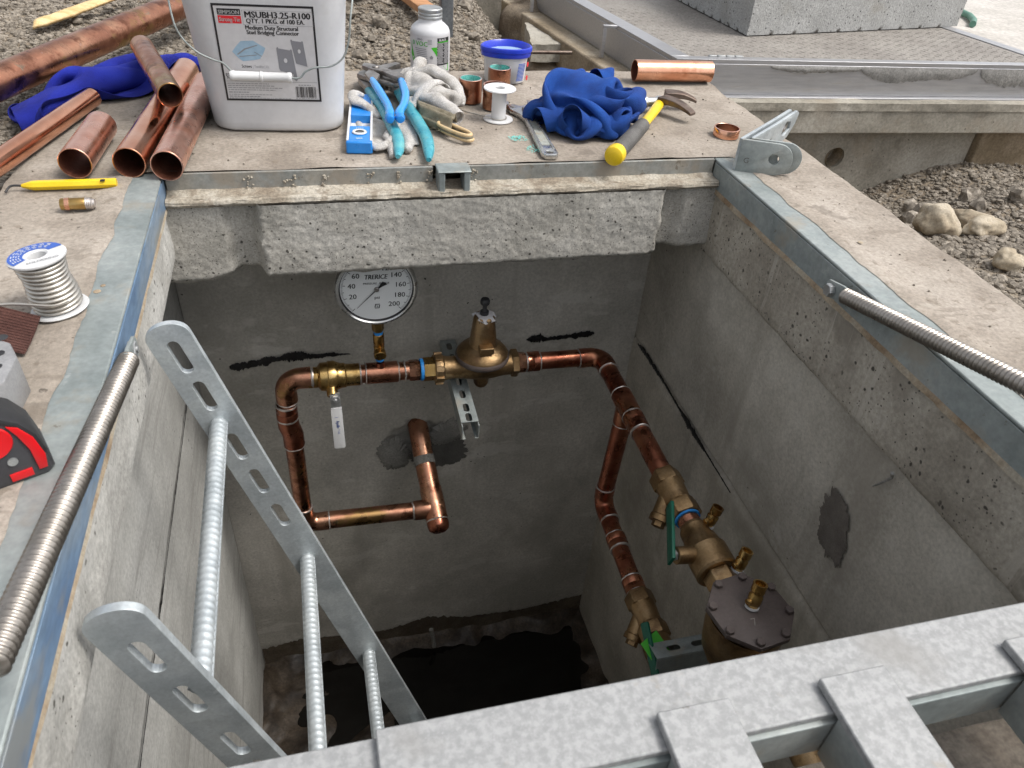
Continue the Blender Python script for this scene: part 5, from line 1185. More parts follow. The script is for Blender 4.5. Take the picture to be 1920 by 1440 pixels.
# ------------------------------------------------------------------ blue-lidded tub
tb = thing('tub', 'white plastic tub with blue rimmed open lid behind the couplings', 'tub', (.487, 1.915, 0)); tc_ = Vector((.487, 1.915, 0))
def egg(a, s_): return Vector((math.cos(a)*s_*1.14*(1+.05*math.cos(a)), math.sin(a)*s_*(.88+.20*math.cos(a-.6)), 0))
def loft(rows, name, mat, par, c, n=56, capb=False, capt=False):
    mb = MB()
    for s_, z in rows: mb.v += [c+egg(2*PI*j/n, s_)+Vector((0, 0, z)) for j in range(n)]
    for i in range(len(rows)-1):
        for j in range(n): mb.f.append([i*n+j, i*n+(j+1) % n, (i+1)*n+(j+1) % n, (i+1)*n+j])
    if capb: mb.f.append(list(range(n-1, -1, -1)))
    if capt: mb.f.append([(len(rows)-1)*n+j for j in range(n)])
    return mb.build(name, mat, par, smooth=45)
loft([(.040, .0006), (.0435, .003), (.0465, .04), (.0495, .072), (.0495, .077)], 'body', 'white2', tb, tc_, capb=True)
loft([(.0505, .062), (.0535, .063), (.0545, .066), (.0545, .074), (.0565, .075), (.0570, .079), (.0560, .084), (.0530, .0855), (.0500, .083), (.0475, .074), (.0460, .070)], 'lid_rim', 'bluelid', tb, tc_)
loft([(.0462, .0702), (.001, .0705)], 'lid_panel', 'blueink', tb, tc_)
m = MB()
for k in range(13): m.box(tc_+Vector((.029+.0004*k, -.0455+.0000*k, .014+.0032*k)), (.020, .0015, .0016), Matrix.Rotation(.42, 3, 'Z'))
m.build('barcode', 'blueprint', tb, smooth=0)
m = MB()
for k in range(11): m.box(tc_+Vector((-.030, -.0430-.0002*k, .018+.0038*k)), (.024, .0015, .0011), Matrix.Rotation(-.32, 3, 'Z'))
m.build('small_print', 'smallprint', tb, smooth=0)
m = MB()
for dz in (.016, .048): m.lathe([(0, 0), (.006, .0), (.006, .001), (0, .001)], tc_+Vector((.0515, -.030, dz)), (.85, -.6, 0), 12)
m.build('red_print', 'redink', tb, smooth=0)

# ------------------------------------------------------------------ empty spool, with its tail of solder
sp = thing('empty_spool', 'empty white plastic spool with a last tail of solder wire', 'spool', (.409, 1.633, 0)); sc_ = Vector((.409, 1.633, 0))
MB().lathe([(.010, .0006), (.032, .0006), (.033, .002), (.032, .0038), (.0165, .004), (.0160, .006), (.0160, .064), (.0165, .066), (.0345, .0664), (.0355, .068), (.0345, .0698), (.0115, .0700), (.0105, .069), (.0105, .02), (.0105, .0006)], sc_, (0, 0, 1), 44).build('core', 'white2', sp, smooth=35)
pts = [sc_+Vector((math.cos(a)*(.0178), math.sin(a)*.0178, .0058)) for a in [R_(20-i*20) for i in range(10)]]
pts += [sc_+Vector((-.030, -.002, .008)), sc_+Vector((-.046, .018, .007)), sc_+Vector((-.062, .035, .006)), sc_+Vector((-.075, .062, .003)), sc_+Vector((-.080, .085, .002))]
MB().tube(smooth_path(pts, 4), .0013, 8).build('solder_tail', 'solderwire', sp)

# ------------------------------------------------------------------ full solder spool
ss = thing('solder_spool', 'spool wound with silver solder wire, blue and white label on top', 'spool', (-.334, .945, 0)); s0 = Vector((-.334, .945, 0)); sax = Vector((-.10, .03, 1)).normalized()
base = s0+Vector((0, 0, .0008))
MB().lathe([(.012, .004), (.034, .004), (.0352, .0055), (.034, .0075), (.014, .0078)], base+Vector((0, 0, -.0012)), (-.10, .03, 1), 48).build('bottom_flange', 'white2', ss, smooth=35)
prof = [(.018, .008)]
for k in range(11):
    rr0 = .0258+.0016*math.sin(k*.6+.5)+(.0012 if k > 7 else 0); z = .0085+k*.0060
    for q in range(9): prof.append((rr0+.0032*math.sin(PI*q/8), z+.0060*q/8.2))
prof.append((.018, .0755))
wnd = MB().lathe(prof, base, sax, 48); u_, v_, w_ = basis(sax)
wnd.v = [p+w_*.0018*math.sin(math.atan2((p-base).dot(v_), (p-base).dot(u_))+6*round((p-base).dot(w_)/.02)) for p in wnd.v]
wnd.build('winding', 'solderwire', ss, smooth=70)
top = base+sax*.078
MB().lathe([(.012, -.003), (.0325, -.003), (.0342, -.001), (.0342, .001), (.0325, .0025), (.0135, .0028), (.0115, .001), (.0115, -.040), (0, -.041)], top, sax, 48).build('top_flange', 'white2', ss, smooth=35)
def tl(a, r, l=.0031): t = R_(a); return top+w_*l+(Vector((1, 0, .10)).normalized()*math.cos(t)+Vector((0, 1, -.03)).normalized()*math.sin(t))*r
MB().grid(lambda u, v: tl(35+200*u, .0150+.0172*v), 40, 2).build('label_blue', 'blueprint', ss)
m = MB()
for k in range(9):
    for rr2 in (.0185, .0215, .0245, .0275):
        a0 = 60+k*19+(rr2*900 % 7)
        m.grid(lambda u, v: tl(a0+11*u, rr2+.0012*v, .0034), 3, 1)
m.build('label_white_print', 'white2', ss, smooth=0)
m = MB(); tfn = fr(tl(-68, .0245), (.93, .36, .08), (-.36, .93, 0)); text(m, 'SOLDERING', .006, lambda p: tfn(p+Vector((-.014, 0, .0004))), width=.036, bold=.01); tfn2 = fr(tl(-68, .0245), (.93, .36, .08), (-.36, .93, 0))
m.build('label_print', 'smallprint', ss, smooth=0)
pts = [base+sax*.030+(u_*math.cos(a)+v_*math.sin(a))*.0305 for a in [R_(k*15) for k in range(-2, 6)]]
pts = [base+Vector((.020, -.024, .028)), base+Vector((.004, -.0315, .026)), base+Vector((-.022, -.030, .0285)), base+Vector((-.045, -.028, .030)), base+Vector((-.075, -.030, .030)), base+Vector((-.12, -.034, .030))]
MB().tube(smooth_path(pts, 6), .0019, 10).build('wire_tail', 'solderwire', ss)

# ------------------------------------------------------------------ abrasive cloth, grey box, tape measure
sa_ = thing('abrasive_cloth', 'curled strip of ribbed dark brown abrasive cloth by the solder spool', 'cloth', (-.37, .87, 0))
def sc2(u, v): return (-.432+.078*u+.006*v, .900-.018*u+.020*v-.038*(1-v)+.01*u*v, .003+.024*(1-u)**2+.016*v*v*(1-.4*u)+.006*math.sin(u*3))
MB().grid(sc2, 30, 20).build('strip', 'sand', sa_, smooth=60, solid=.0012)
m = MB()
for k in range(15):
    v = (k+.5)/15; pts = [Vector(sc2(u/8, v))+Vector((0, -.0002, .0010)) for u in range(9)]; m.tube(pts, .0006, 5)
m.build('ribs', 'sand', sa_, smooth=60)
gb = thing('outlet_box', 'grey cast metal box with chamfered corner and knockout holes beside tape measure', 'box', (-.40, .775, 0))
pts = [(-.50, .700), (-.352, .700), (-.333, .726), (-.331, .770), (-.345, .800), (-.372, .818), (-.50, .818)]
m = Matrix.Translation((0, 0, .026)); link('body', plate(pts, [], .050, m, .003), 'greybox', gb, smooth=35)
for x, y, r in ((-.3555, .810, .0055), (-.3500, .779, .0042), (-.3465, .754, .0042)): MB().lathe([(r+.001, .0006), (r, .0004), (r*.9, .0002), (0, .0002)], (x, y, .051), (0, 0, 1), 20).build('screw_hole', 'black', gb)
tm_ = thing('tape_measure', 'red and black tape measure standing on the left rim', 'tape measure', (-.32, .64, 0))
sidev = Vector((-.42, .90, 0)).normalized(); fwd = Vector((.90, .42, 0)).normalized()
TO = Vector((-.336, .632, .0005))
def tmx(off): return Matrix(((fwd.x*1.08, 0, -sidev.x, TO.x+sidev.x*off), (fwd.y*1.08, 0, -sidev.y, TO.y+sidev.y*off), (0, 1.12, 0, TO.z), (0, 0, 0, 1)))
case = [(-.040, .0), (.043, .0), (.048, .004), (.047, .030), (.042, .050), (.032, .066), (.016, .075), (-.006, .076), (-.026, .070), (-.040, .056), (-.045, .036), (-.045, .006)]
tb_ = link('case', plate(case, [], .044, tmx(0), .005), 'tapegrey', tm_, smooth=40)
inner = [(.020, .026), (.036, .030), (.036, .046), (.028, .058), (.020, .064), (.018, .050)]
link('bumper', plate([(.0425, .026), (.0492, .026), (.0455, .047), (.036, .064), (.022, .0755), (.018, .071), (.030, .060), (.0385, .044)], [], .047, tmx(0), .003), 'black', tm_, smooth=40)
red1 = [(.026, .064), (.034, .060), (.042, .046), (.046, .024), (.044, .010), (.037, .010), (.036, .034), (.031, .052)]
link('red_panel', plate(red1, [], .003, tmx(-.0228), .0008), 'red', tm_, smooth=40)
MB().cyl(TO+fwd*.010+Vector((0, 0, .058))-sidev*.0215, -sidev, .0195, .003, 36, .001).build('red_disc', 'red', tm_)
link('corner_guard', plate([(.0435, .004), (.0500, .004), (.0500, .026), (.0440, .026)], [], .036, tmx(0), .002), 'tapegrey', tm_, smooth=40)
MB().cyl(TO+fwd*.022+Vector((0, 0, .030))-sidev*.0215, -sidev, .0045, .002, 18).build('belt_screw', 'bolt', tm_)
link('mouth', plate([(.014, .006), (.032, .006), (.032, .014), (.014, .014)], [], .002, tmx(-.0225), .0005), 'red', tm_, smooth=40)

# ------------------------------------------------------------------ yellow deburring tool
dbt = thing('deburring_tool', 'yellow hexagonal deburring tool with black hooked tip', 'tool', (-.405, 1.332, 0))
p0, p1 = Vector((-.466, 1.331, .0085)), Vector((-.322, 1.332, .0085))
MB().lathe([(0, 0), (.003, 0), (.0055, .008), (.0078, .016), (.0082, .020), (.0082, .140), (.0078, .144), (0, .144)], p0, p1-p0, 6).build('handle', 'yellow', dbt, bevel=.0008)
MB().tube(smooth_path([p0+Vector((.002, 0, 0)), p0+Vector((-.010, 0, .001)), p0+Vector((-.017, -.003, .0)), p0+Vector((-.022, -.012, -.005))], 5), .0018, 10).build('hook_blade', 'black', dbt)
MB().bx(-.345, -.338, 1.3235, 1.3300, .0150, .0163).build('black_mark', 'ink', dbt)

# ------------------------------------------------------------------ torpedo level
lv = thing('spirit_level', 'short blue and white spirit level beside the white bucket', 'level', (.1, 1.6, 0))
A_, B_ = Vector((.0915, 1.452, 0)), Vector((.122, 1.742, 0)); ld_ = (B_-A_).normalized(); lsx = Vector((ld_.y, -ld_.x, 0)); LLn = (B_-A_).length
lrm = Matrix((lsx, ld_, Vector((0, 0, 1)))).transposed()
lp = lambda s_, t, z: A_+lsx*s_+ld_*t+Vector((0, 0, z))
lvb = MB().box(lp(0, .006, .0125), (.050, .012, .024), lrm); lvb.build('end_cap', 'blue', lv, bevel=.003)
MB().box(lp(0, LLn-.006, .0125), (.050, .012, .024), lrm).build('end_cap', 'blue', lv, bevel=.003)
for s_ in (-1, 1): MB().box(lp(s_*.0225, LLn/2, .0125), (.0045, LLn-.0245, .0235), lrm).build('rail', 'white2', lv, bevel=.0008)
MB().box(lp(0, .052, .0120), (.0400, .079, .0225), lrm).build('body', 'blue', lv, bevel=.001)
MB().box(lp(0, LLn-.075, .0120), (.0400, .124, .0225), lrm).build('body', 'blue', lv, bevel=.001)
MB().box(lp(0, LLn/2-.01, .004), (.0400, .10, .006), lrm).build('channel_floor', 'white2', lv)
MB().lathe([(.0085, .0), (.0135, .0), (.0145, .0015), (.0135, .003), (.0095, .0032), (.0085, .0025)], lp(0, .053, .0235), (0, 0, 1), 32).build('vial_ring', 'white2', lv)
MB().lathe([(0, 0), (.0086, 0)], lp(0, .053, .0242), (0, 0, 1), 24).build('vial_window', 'chrome', lv)
m = MB()
for k in range(4): m.box(lp(-.006+.004*k, .078, .0236), (.0025, .005, .0008), lrm)
m.box(lp(0, .022, .0236), (.012, .006, .0008), lrm); m.build('print', 'blueink', lv, smooth=0)
# ------------------------------------------------------------------ pliers
def handle(pts, rs, name, mat, par, sq=.7): return MB().tube(smooth_path(pts, 6), [0]*0 or interp(rs, (len(pts)-1)*6+1), 16, sq=sq).build(name, mat, par, smooth=70)
def interp(rs, n):
    out = []
    for i in range(n):
        u = i/(n-1)*(len(rs)-1); k = min(len(rs)-2, int(u)); out.append(rs[k]*(1-(u-k))+rs[k+1]*(u-k))
    return out
def flat(pts, z, th, name, mat, par, holes=(), tilt=0, bev=.0012):
    m = Matrix.Translation((0, 0, z))
    if tilt:
        c = Vector((sum(p[0] for p in pts)/len(pts), sum(p[1] for p in pts)/len(pts), 0)); m = Matrix.Translation((0, 0, z)) @ Matrix.Translation(c) @ Matrix.Rotation(tilt, 4, 'X') @ Matrix.Translation(-c)
    return link(name, plate(pts, holes, th, m, bev), mat, par, smooth=35)
pA = thing('pliers', 'large worn pliers with teal grips and steel jaws lying over a glove', 'pliers', (.18, 1.65, 0))
handle([(.140, 1.765, .024), (.150, 1.70, .024), (.160, 1.62, .023), (.166, 1.545, .020), (.170, 1.49, .016), (.166, 1.44, .0135), (.160, 1.405, .0125)], [.010, .0115, .0115, .012, .0125, .012, .0105, .005], 'grip', 'teal', pA, .85)
handle([(.206, 1.78, .018), (.212, 1.72, .017), (.218, 1.65, .0165), (.224, 1.575, .0155), (.228, 1.50, .0145), (.224, 1.44, .013), (.216, 1.385, .0125)], [.011, .0125, .013, .0135, .0135, .0130, .0115, .005], 'grip', 'teal', pA, .85)
flat([(.150, 1.735), (.135, 1.78), (.122, 1.84), (.128, 1.895), (.165, 1.935), (.225, 1.975), (.236, 1.965), (.205, 1.93), (.190, 1.90), (.245, 1.925), (.252, 1.905), (.215, 1.865), (.190, 1.83), (.215, 1.775), (.200, 1.765), (.172, 1.81), (.160, 1.78)], .022, .013, 'jaw', 'steel', pA)
flat([(.120, 1.84), (.140, 1.87), (.20, 1.80), (.218, 1.775), (.196, 1.765), (.15, 1.80)], .0345, .010, 'jaw', 'steel', pA)
m = MB()
for k in range(7): m.box((.128+.010*k, 1.835-.009*k, .026), (.005, .005, .016), Matrix.Rotation(.7, 3, 'Z'))
m.build('teeth', 'steel', pA, bevel=.0006)
MB().cyl((.172, 1.842, .038), (0, 0, 1), .010, .006, 18, .001).build('pivot', 'steel', pA)
pB = thing('pliers', 'small pliers with glossy bright blue grips resting on the teal pliers', 'pliers', (.17, 1.62, .03))
handle([(.148, 1.765, .047), (.152, 1.72, .048), (.158, 1.66, .0475), (.163, 1.60, .047), (.163, 1.555, .046), (.159, 1.525, .045)], [.0075, .0088, .0092, .0086, .0082, .0095, .0060], 'grip', 'bluegrip', pB, .9)
handle([(.212, 1.765, .047), (.211, 1.72, .048), (.208, 1.66, .0475), (.197, 1.60, .047), (.184, 1.56, .046), (.1785, 1.525, .045)], [.0078, .0090, .0094, .0088, .0082, .0095, .0060], 'grip', 'bluegrip', pB, .9)
MB().lathe([(0, -.012), (.007, -.010), (.0105, 0), (.007, .010), (0, .012)], (.159, 1.523, .045), (0, 1, 0), 16).build('grip_end', 'blue', pB); MB().lathe([(0, -.012), (.007, -.010), (.0105, 0), (.007, .010), (0, .012)], (.1795, 1.523, .045), (0, 1, 0), 16).build('grip_end', 'blue', pB)
flat([(.141, 1.755), (.156, 1.752), (.168, 1.79), (.150, 1.835), (.135, 1.80)], .048, .009, 'jaw', 'steel', pB)
flat([(.204, 1.758), (.220, 1.758), (.219, 1.785), (.190, 1.825), (.160, 1.862), (.140, 1.872), (.133, 1.852), (.150, 1.825), (.175, 1.805)], .050, .010, 'jaw', 'steel', pB, holes=[slot(.182, 1.812, .016, .005)])
MB().cyl((.163, 1.835, .052), (0, 0, 1), .008, .006, 18, .001).build('pivot', 'steel', pB)

# ------------------------------------------------------------------ gloves
def lump(pts, rs, name, mat, par, wob=.25, n=18, seed=0, k=7, sq=.75, zmin=.0015):
    P = smooth_path(pts, k); mb = MB().tube(P, interp(rs, len(P)), n, sq=sq)
    mb.v = [p+Vector((nse(p, 45, seed), nse(p, 45, seed+4), nse(p, 45, seed+8)))*wob*.012+Vector((nse(p, 120, seed), nse(p, 120, seed+2), nse(p, 120, seed+5)))*wob*.004 for p in mb.v]
    for p in mb.v: p.z = max(p.z, zmin)
    return mb.build(name, mat, par, smooth=180)
g1 = thing('glove', 'crumpled white knit glove beside the teal pliers', 'glove', (.28, 1.72, 0))
def drape(fn, nu, nv, name, mat, par, solid=.0025): return MB().grid(fn, nu, nv).build(name, mat, par, smooth=180, solid=solid)
RG = np.array((.272, 1.765, 0.))
def colG(X):
    X = capsule(X, (.252, 1.835, .026), (.285, 1.70, .024), .028)
    X = X.copy(); X[..., 2] = np.maximum(X[..., 2], .0035); return X
nzG = lambda u, v, o: noise.noise(Vector((u*2.6, v*2.6, o)))
XG = sim_cloth(46, .30, lambda u, v: (RG[0]+(u-.5)*.13+.03*nzG(u*1.6, v*1.6, 1), RG[1]+(v-.5)*.21+.03*nzG(u*1.6, v*1.6, 5), .085+.045*nzG(u*2, v*2, 3)), 100, colG, 11, .0085,
               lambda X: np.where(np.abs(X-RG) > np.array((.056, .095, .09)), -(X-RG)*.05, 0), .9, .0003)
cloth_obj(smooth_cloth(XG, 1), 'palm', 'knit', g1, .003)
def fing(pts, rs, seed, par=None): return lump(pts, rs, 'finger', 'knit', par or g1, .28, 16, seed, 7, .8)
fing([(.250, 1.80, .040), (.262, 1.83, .055), (.268, 1.852, .064), (.268, 1.865, .066)], [.015, .018, .014, .006], 3)
fing([(.255, 1.815, .052), (.292, 1.80, .056), (.324, 1.76, .046), (.338, 1.715, .028), (.336, 1.69, .014)], [.012, .015, .015, .013, .008], 5)
fing([(.250, 1.68, .034), (.270, 1.655, .038), (.292, 1.622, .033), (.306, 1.592, .024)], [.012, .017, .018, .0165], 9)
MB().lathe([(.0165, -.004), (.0175, .008), (.0165, .011), (.0138, .010), (.0130, -.006)], (.304, 1.594, .0245), (.35, -.80, -.28), 24).build('cuff_end', 'knit', g1)
def cf1(u, v): a = PI*v; return (.232+.065*u+.012*math.cos(a)*u, 1.640-.075*u+.028*math.cos(a), .003+.034*math.sin(a)*(1-.2*u)+.004*math.sin(v*22))
drape(cf1, 20, 34, 'cuff', 'cuff', g1, .003)
m = MB()
for k in range(8):
    a = Vector((.245+.008*k, 1.565-.003*k+rb.uniform(-.01, .01), .004)); m.tube(smooth_path([a, a+Vector((.008, -.010, .006)), a+Vector((.018, -.004+rb.uniform(-.01, .01), .003)), a+Vector((.012, .010, .002))], 4), .0008, 5)
m.build('loose_threads', 'cuff', g1)
g2 = thing('glove', 'flattened white knit glove under the pliers beside the level', 'glove', (.15, 1.58, 0))
RH = np.array((.158, 1.575, 0.))
XH = sim_cloth(36, .19, lambda u, v: (RH[0]+(u-.5)*.12+.02*nzG(u, v, 21), RH[1]+(v-.5)*.20+.02*nzG(u, v, 25), .035+.02*nzG(u*1.5, v*1.5, 23)), 80,
               lambda X: np.concatenate([X[..., :2], np.clip(X[..., 2:], .0035, .016)], -1), 17, .0075, lambda X: np.where(np.abs(X-RH) > np.array((.055, .10, .07)), -(X-RH)*.05, 0), .9)
cloth_obj(smooth_cloth(XH, 1), 'palm', 'knit', g2, .003)
fing([(.150, 1.62, .012), (.122, 1.650, .028), (.100, 1.672, .036), (.104, 1.705, .034), (.122, 1.712, .028)], [.009, .012, .012, .011, .007], 21, g2)
fing([(.178, 1.53, .010), (.150, 1.480, .011), (.128, 1.462, .010), (.112, 1.485, .0085)], [.009, .0105, .010, .007], 23, g2)
fing([(.185, 1.54, .009), (.192, 1.49, .010), (.184, 1.445, .009)], [.010, .011, .008], 24, g2)
fing([(.150, 1.49, .008), (.154, 1.45, .008), (.150, 1.422, .006)], [.009, .009, .005], 27, g2)
# tan double-loop handle beside the cuff
kn = thing('scissor_handles', 'tan looped tool handles poking out from under the knit glove', 'tool', (.292, 1.53, 0))
def loop(z, mat, ofs):
    c = Vector((.292+ofs, 1.533-ofs, z)); d = Vector((.55, -.83, 0)).normalized(); e = Vector((.83, .55, 0)).normalized(); n = 36
    pts = [c+d*(.046*math.copysign(abs(math.cos(a))**.75, math.cos(a)))+e*(.0125*math.copysign(abs(math.sin(a))**.8, math.sin(a))) for a in [2*PI*k/n for k in range(n)]]
    return MB().tube(pts, .0038, 10, closed=True)
loop(.0175, 0, 0).build('loop', 'tan', kn); loop(.0085, 0, .003).build('loop', 'tan', kn); loop(.0130, 0, .0015).build('liner', 'cuff', kn)

# ------------------------------------------------------------------ adjustable wrench
wr = thing('adjustable_wrench', 'chrome adjustable wrench with worn recessed handle beside the blue rag', 'wrench', (.47, 1.55, 0))
wa, wb_ = Vector((.463, 1.398, 0)), Vector((.480, 1.690, 0)); wd = (wb_-wa).normalized(); wx = Vector((wd.y, -wd.x, 0))
wpnt = lambda s_, t: ((wa+wx*s_+wd*t).x, (wa+wx*s_+wd*t).y)
out = [wpnt(-.011, 0), wpnt(.011, 0), wpnt(.0165, .008), wpnt(.0165, .045), wpnt(.0125, .20), wpnt(.013, .235), wpnt(.024, .262), wpnt(.034, .290), wpnt(.030, .330), wpnt(.018, .335), wpnt(.014, .305), wpnt(-.006, .292), wpnt(-.020, .306), wpnt(-.036, .300), wpnt(-.034, .268), wpnt(-.018, .240), wpnt(-.0125, .205), wpnt(-.0165, .045), wpnt(-.0165, .008)]
hole = [wpnt(.008*math.cos(2*PI*k/20), .0145+.008*math.sin(2*PI*k/20)) for k in range(20)]
link('body', plate(out, [hole], .011, Matrix.Translation((0, 0, .0062)), .002), 'chrome', wr, smooth=35)
rec = [wpnt(-.0095, .050), wpnt(.0095, .050), wpnt(.0075, .19), wpnt(-.0075, .19)]
inr = MB(); 
for i in range(4):
    pass
link('recess', plate(rec, [], .0008, Matrix.Translation((0, 0, .0121)), 0), 'wrenchdirt', wr, smooth=0)
for s_ in (-1, 1): MB().tube([Vector((*wpnt(s_*.0120, .030), .0128)), Vector((*wpnt(s_*.0100, .20), .0128))], .0022, 8).build('recess_edge', 'chrome', wr, smooth=60)
MB().lathe([(0, 0)]+[(.0062 if k % 2 else .0052, .0015*k) for k in range(1, 11)]+[(0, .0155)], Vector((*wpnt(-.009, .262), .0125)), wx, 16).build('worm', 'steel', wr)
flat([wpnt(-.030, .305), wpnt(-.052, .300), wpnt(-.050, .335), wpnt(-.038, .338), wpnt(-.030, .322)], .0075, .010, 'movable_jaw', 'chrome', wr)
MB().cyl(Vector((*wpnt(-.026, .285), .0112)), (0, 0, 1), .005, .0022, 16).build('pin', 'steel', wr)

# ------------------------------------------------------------------ hammer
hm = thing('hammer', 'claw hammer with yellow shaft and grey rubber grip under the blue rag', 'hammer', (.69, 1.52, 0))
h0, h1, h2, h3 = Vector((.582, 1.362, .020)), Vector((.640, 1.440, .0205)), Vector((.735, 1.565, .019)), Vector((.812, 1.672, .024))
hdv = (h2-h0).normalized()
MB().lathe([(0, -.003), (.012, -.003), (.0185, .001), (.0205, .008), (.0205, .020), (.0190, .026), (0, .026)], h0-hdv*.006, hdv, 28).build('end_cap', 'yellow', hm)
prof = [(0, .018), (.0175, .018)]; t = .020
while t < .215: prof += [(.0172-.02*(t-.02)*.5+.004*max(0, (t-.16)/.055)*.0, t), (.0178-.02*(t-.02)*.5, t+.002), (.0162-.02*(t-.02)*.5, t+.0045)]; t += .0055
prof += [(.013, t), (0, t)]
MB().lathe(prof, h0-hdv*.004, hdv, 24).build('grip', 'rubber', hm, smooth=60)
MB().tube([h0+hdv*.20, h2+(h3-h2)*.3, h3], [.0115, .0118, .0125], 16, sq=.8).build('shaft', 'yellow', hm)
hx = Vector((.98, .10, 0)).normalized()
MB().tube([h3-hx*.062, h3-hx*.058, h3-hx*.042, h3-hx*.038, h3-hx*.018, h3-hx*.012, h3+hx*.012], [.013, .0145, .0145, .0105, .0105, .0135, .0135], 20).build('striking_head', 'chrome', hm, smooth=40)
cl = MB(); ncl = 12
c0 = Vector((.822, 1.682, .030))
for (tip, off) in ((Vector((.905, 1.678, .014)), Vector((.010, .020, 0))), (Vector((.858, 1.592, .012)), Vector((-.012, -.012, 0)))):
    cl = MB(); st_ = c0+off
    for i in range(ncl+1):
        u = i/ncl; c = st_.lerp(tip, u); c.z += .012*math.sin(PI*u*.75); d = (tip-st_).normalized(); e = Vector((-d.y, d.x, 0)); w = .0185*(1-.42*u); hh = .0085*(1-.6*u)
        cl.v += [c-e*w-Vector((0, 0, hh)), c+e*w-Vector((0, 0, hh)), c+e*w+Vector((0, 0, hh)), c-e*w+Vector((0, 0, hh))]
    for i in range(ncl):
        for j in range(4): cl.f.append([i*4+j, i*4+(j+1) % 4, (i+1)*4+(j+1) % 4, (i+1)*4+j])
    cl.f += [[3, 2, 1, 0], [ncl*4, ncl*4+1, ncl*4+2, ncl*4+3]]
    cl.build('claw', 'clawsteel', hm, bevel=.0015)

# ------------------------------------------------------------------ blue rags
def ridged(p, s, o):
    n = nse(p, s, o); return 1-abs(n)*2.2
ragA = thing('blue_rag', 'bundled royal blue rag beside the wrench and over the hammer', 'rag', (.62, 1.58, 0))
RA = np.array((.602, 1.594, .045))
def colA(X):
    X = capsule(X, (.582, 1.362, .020), (.74, 1.57, .020), .024); X = capsule(X, (.74, 1.57, .02), (.812, 1.672, .024), .019)
    X = capsule(X, (.570, 1.615, .060), (.600, 1.610, .055), .050); X = capsule(X, (.62, 1.58, .035), (.66, 1.59, .035), .034)
    X = X.copy(); X[..., 2] = np.maximum(X[..., 2], .0035); return X
def pullA(X):
    d = (X-RA)/np.array((.125, .100, .098)); r = np.sqrt((d*d).sum(-1, keepdims=True)); return np.where(r > 1, -(X-RA)*.16*np.minimum(r-1, 1), 0)
nzA = lambda u, v, o: noise.noise(Vector((u*3.1, v*3.1, o)))
XA = sim_cloth(70, .72, lambda u, v: (RA[0]+(u-.5)*.29+.07*nzA(u*2.1, v*2.1, 1.3), RA[1]+(v-.5)*.23+.07*nzA(u*2.1, v*2.1, 5.1), 0.10+.11*nzA(u*2.3, v*2.3, 9.2)), 120, colA, 3, .0095, pullA, .97, .00018)
cloth_obj(smooth_cloth(XA, 1), 'cloth', 'clothblue', ragA, .0022)
ragB = thing('blue_rag', 'crumpled deep blue rag under the long copper pipe at the slab corner', 'rag', (-.42, 1.80, 0))
ctrB = [Vector(p) for p in ((-.575, 1.730, 0), (-.515, 1.770, 0), (-.455, 1.810, 0), (-.385, 1.850, 0), (-.325, 1.93, 0), (-.275, 2.06, 0), (-.225, 2.20, 0))]
def initB(u, v):
    k = u*6; i = min(5, int(k)); f = k-i; c = ctrB[i].lerp(ctrB[i+1], f); t = (ctrB[i+1]-ctrB[i]).normalized(); nn = Vector((-t.y, t.x, 0))
    p = c+nn*((v-.5)*.15+.03*nzA(u*2, v, 2))+t*.03*nzA(u, v*2, 7)
    return (p.x, p.y, .085+.05*nzA(u*2, v*2, 4.4)+(.05*max(0, u-.7)/.3))
def colB(X):
    X = capsule(X, (-.556, 1.24, .020), (-.425, 1.74, .021), .022); X = capsule(X, (-.86, 1.26, .020), (-.16, 2.79, .052), .037); X = capsule(X, (-.3035, 1.368, .028), (-.255, 1.905, .028), .030)
    X = X.copy(); on = (X[..., 0] > OX0) & (X[..., 1] < OY1); X[..., 2] = np.maximum(X[..., 2], np.where(on, .0035, -.036)); X[..., 2] = np.minimum(X[..., 2], np.where((X[..., 1] < 1.97) & (X[..., 0] > -.40), .050, .09)); return X
cpts = np.array([tuple(ctrB[i].lerp(ctrB[i+1], j/6)) for i in range(6) for j in range(6)])
def pullB(X):
    Q = X.reshape(-1, 3); d2 = ((Q[:, None, :2]-cpts[None, :, :2])**2).sum(-1); q = cpts[d2.argmin(1)]; e = q-Q; e[:, 2] = 0; l = np.sqrt((e*e).sum(1, keepdims=True))
    return np.where(l > .068, e*.06*(l-.068)/.05, 0).reshape(X.shape)
XB = sim_cloth(60, .60, initB, 100, colB, 5, .0095, pullB, .95, .0003)
cloth_obj(smooth_cloth(XB, 1), 'cloth', 'clothblue2', ragB, .0022)

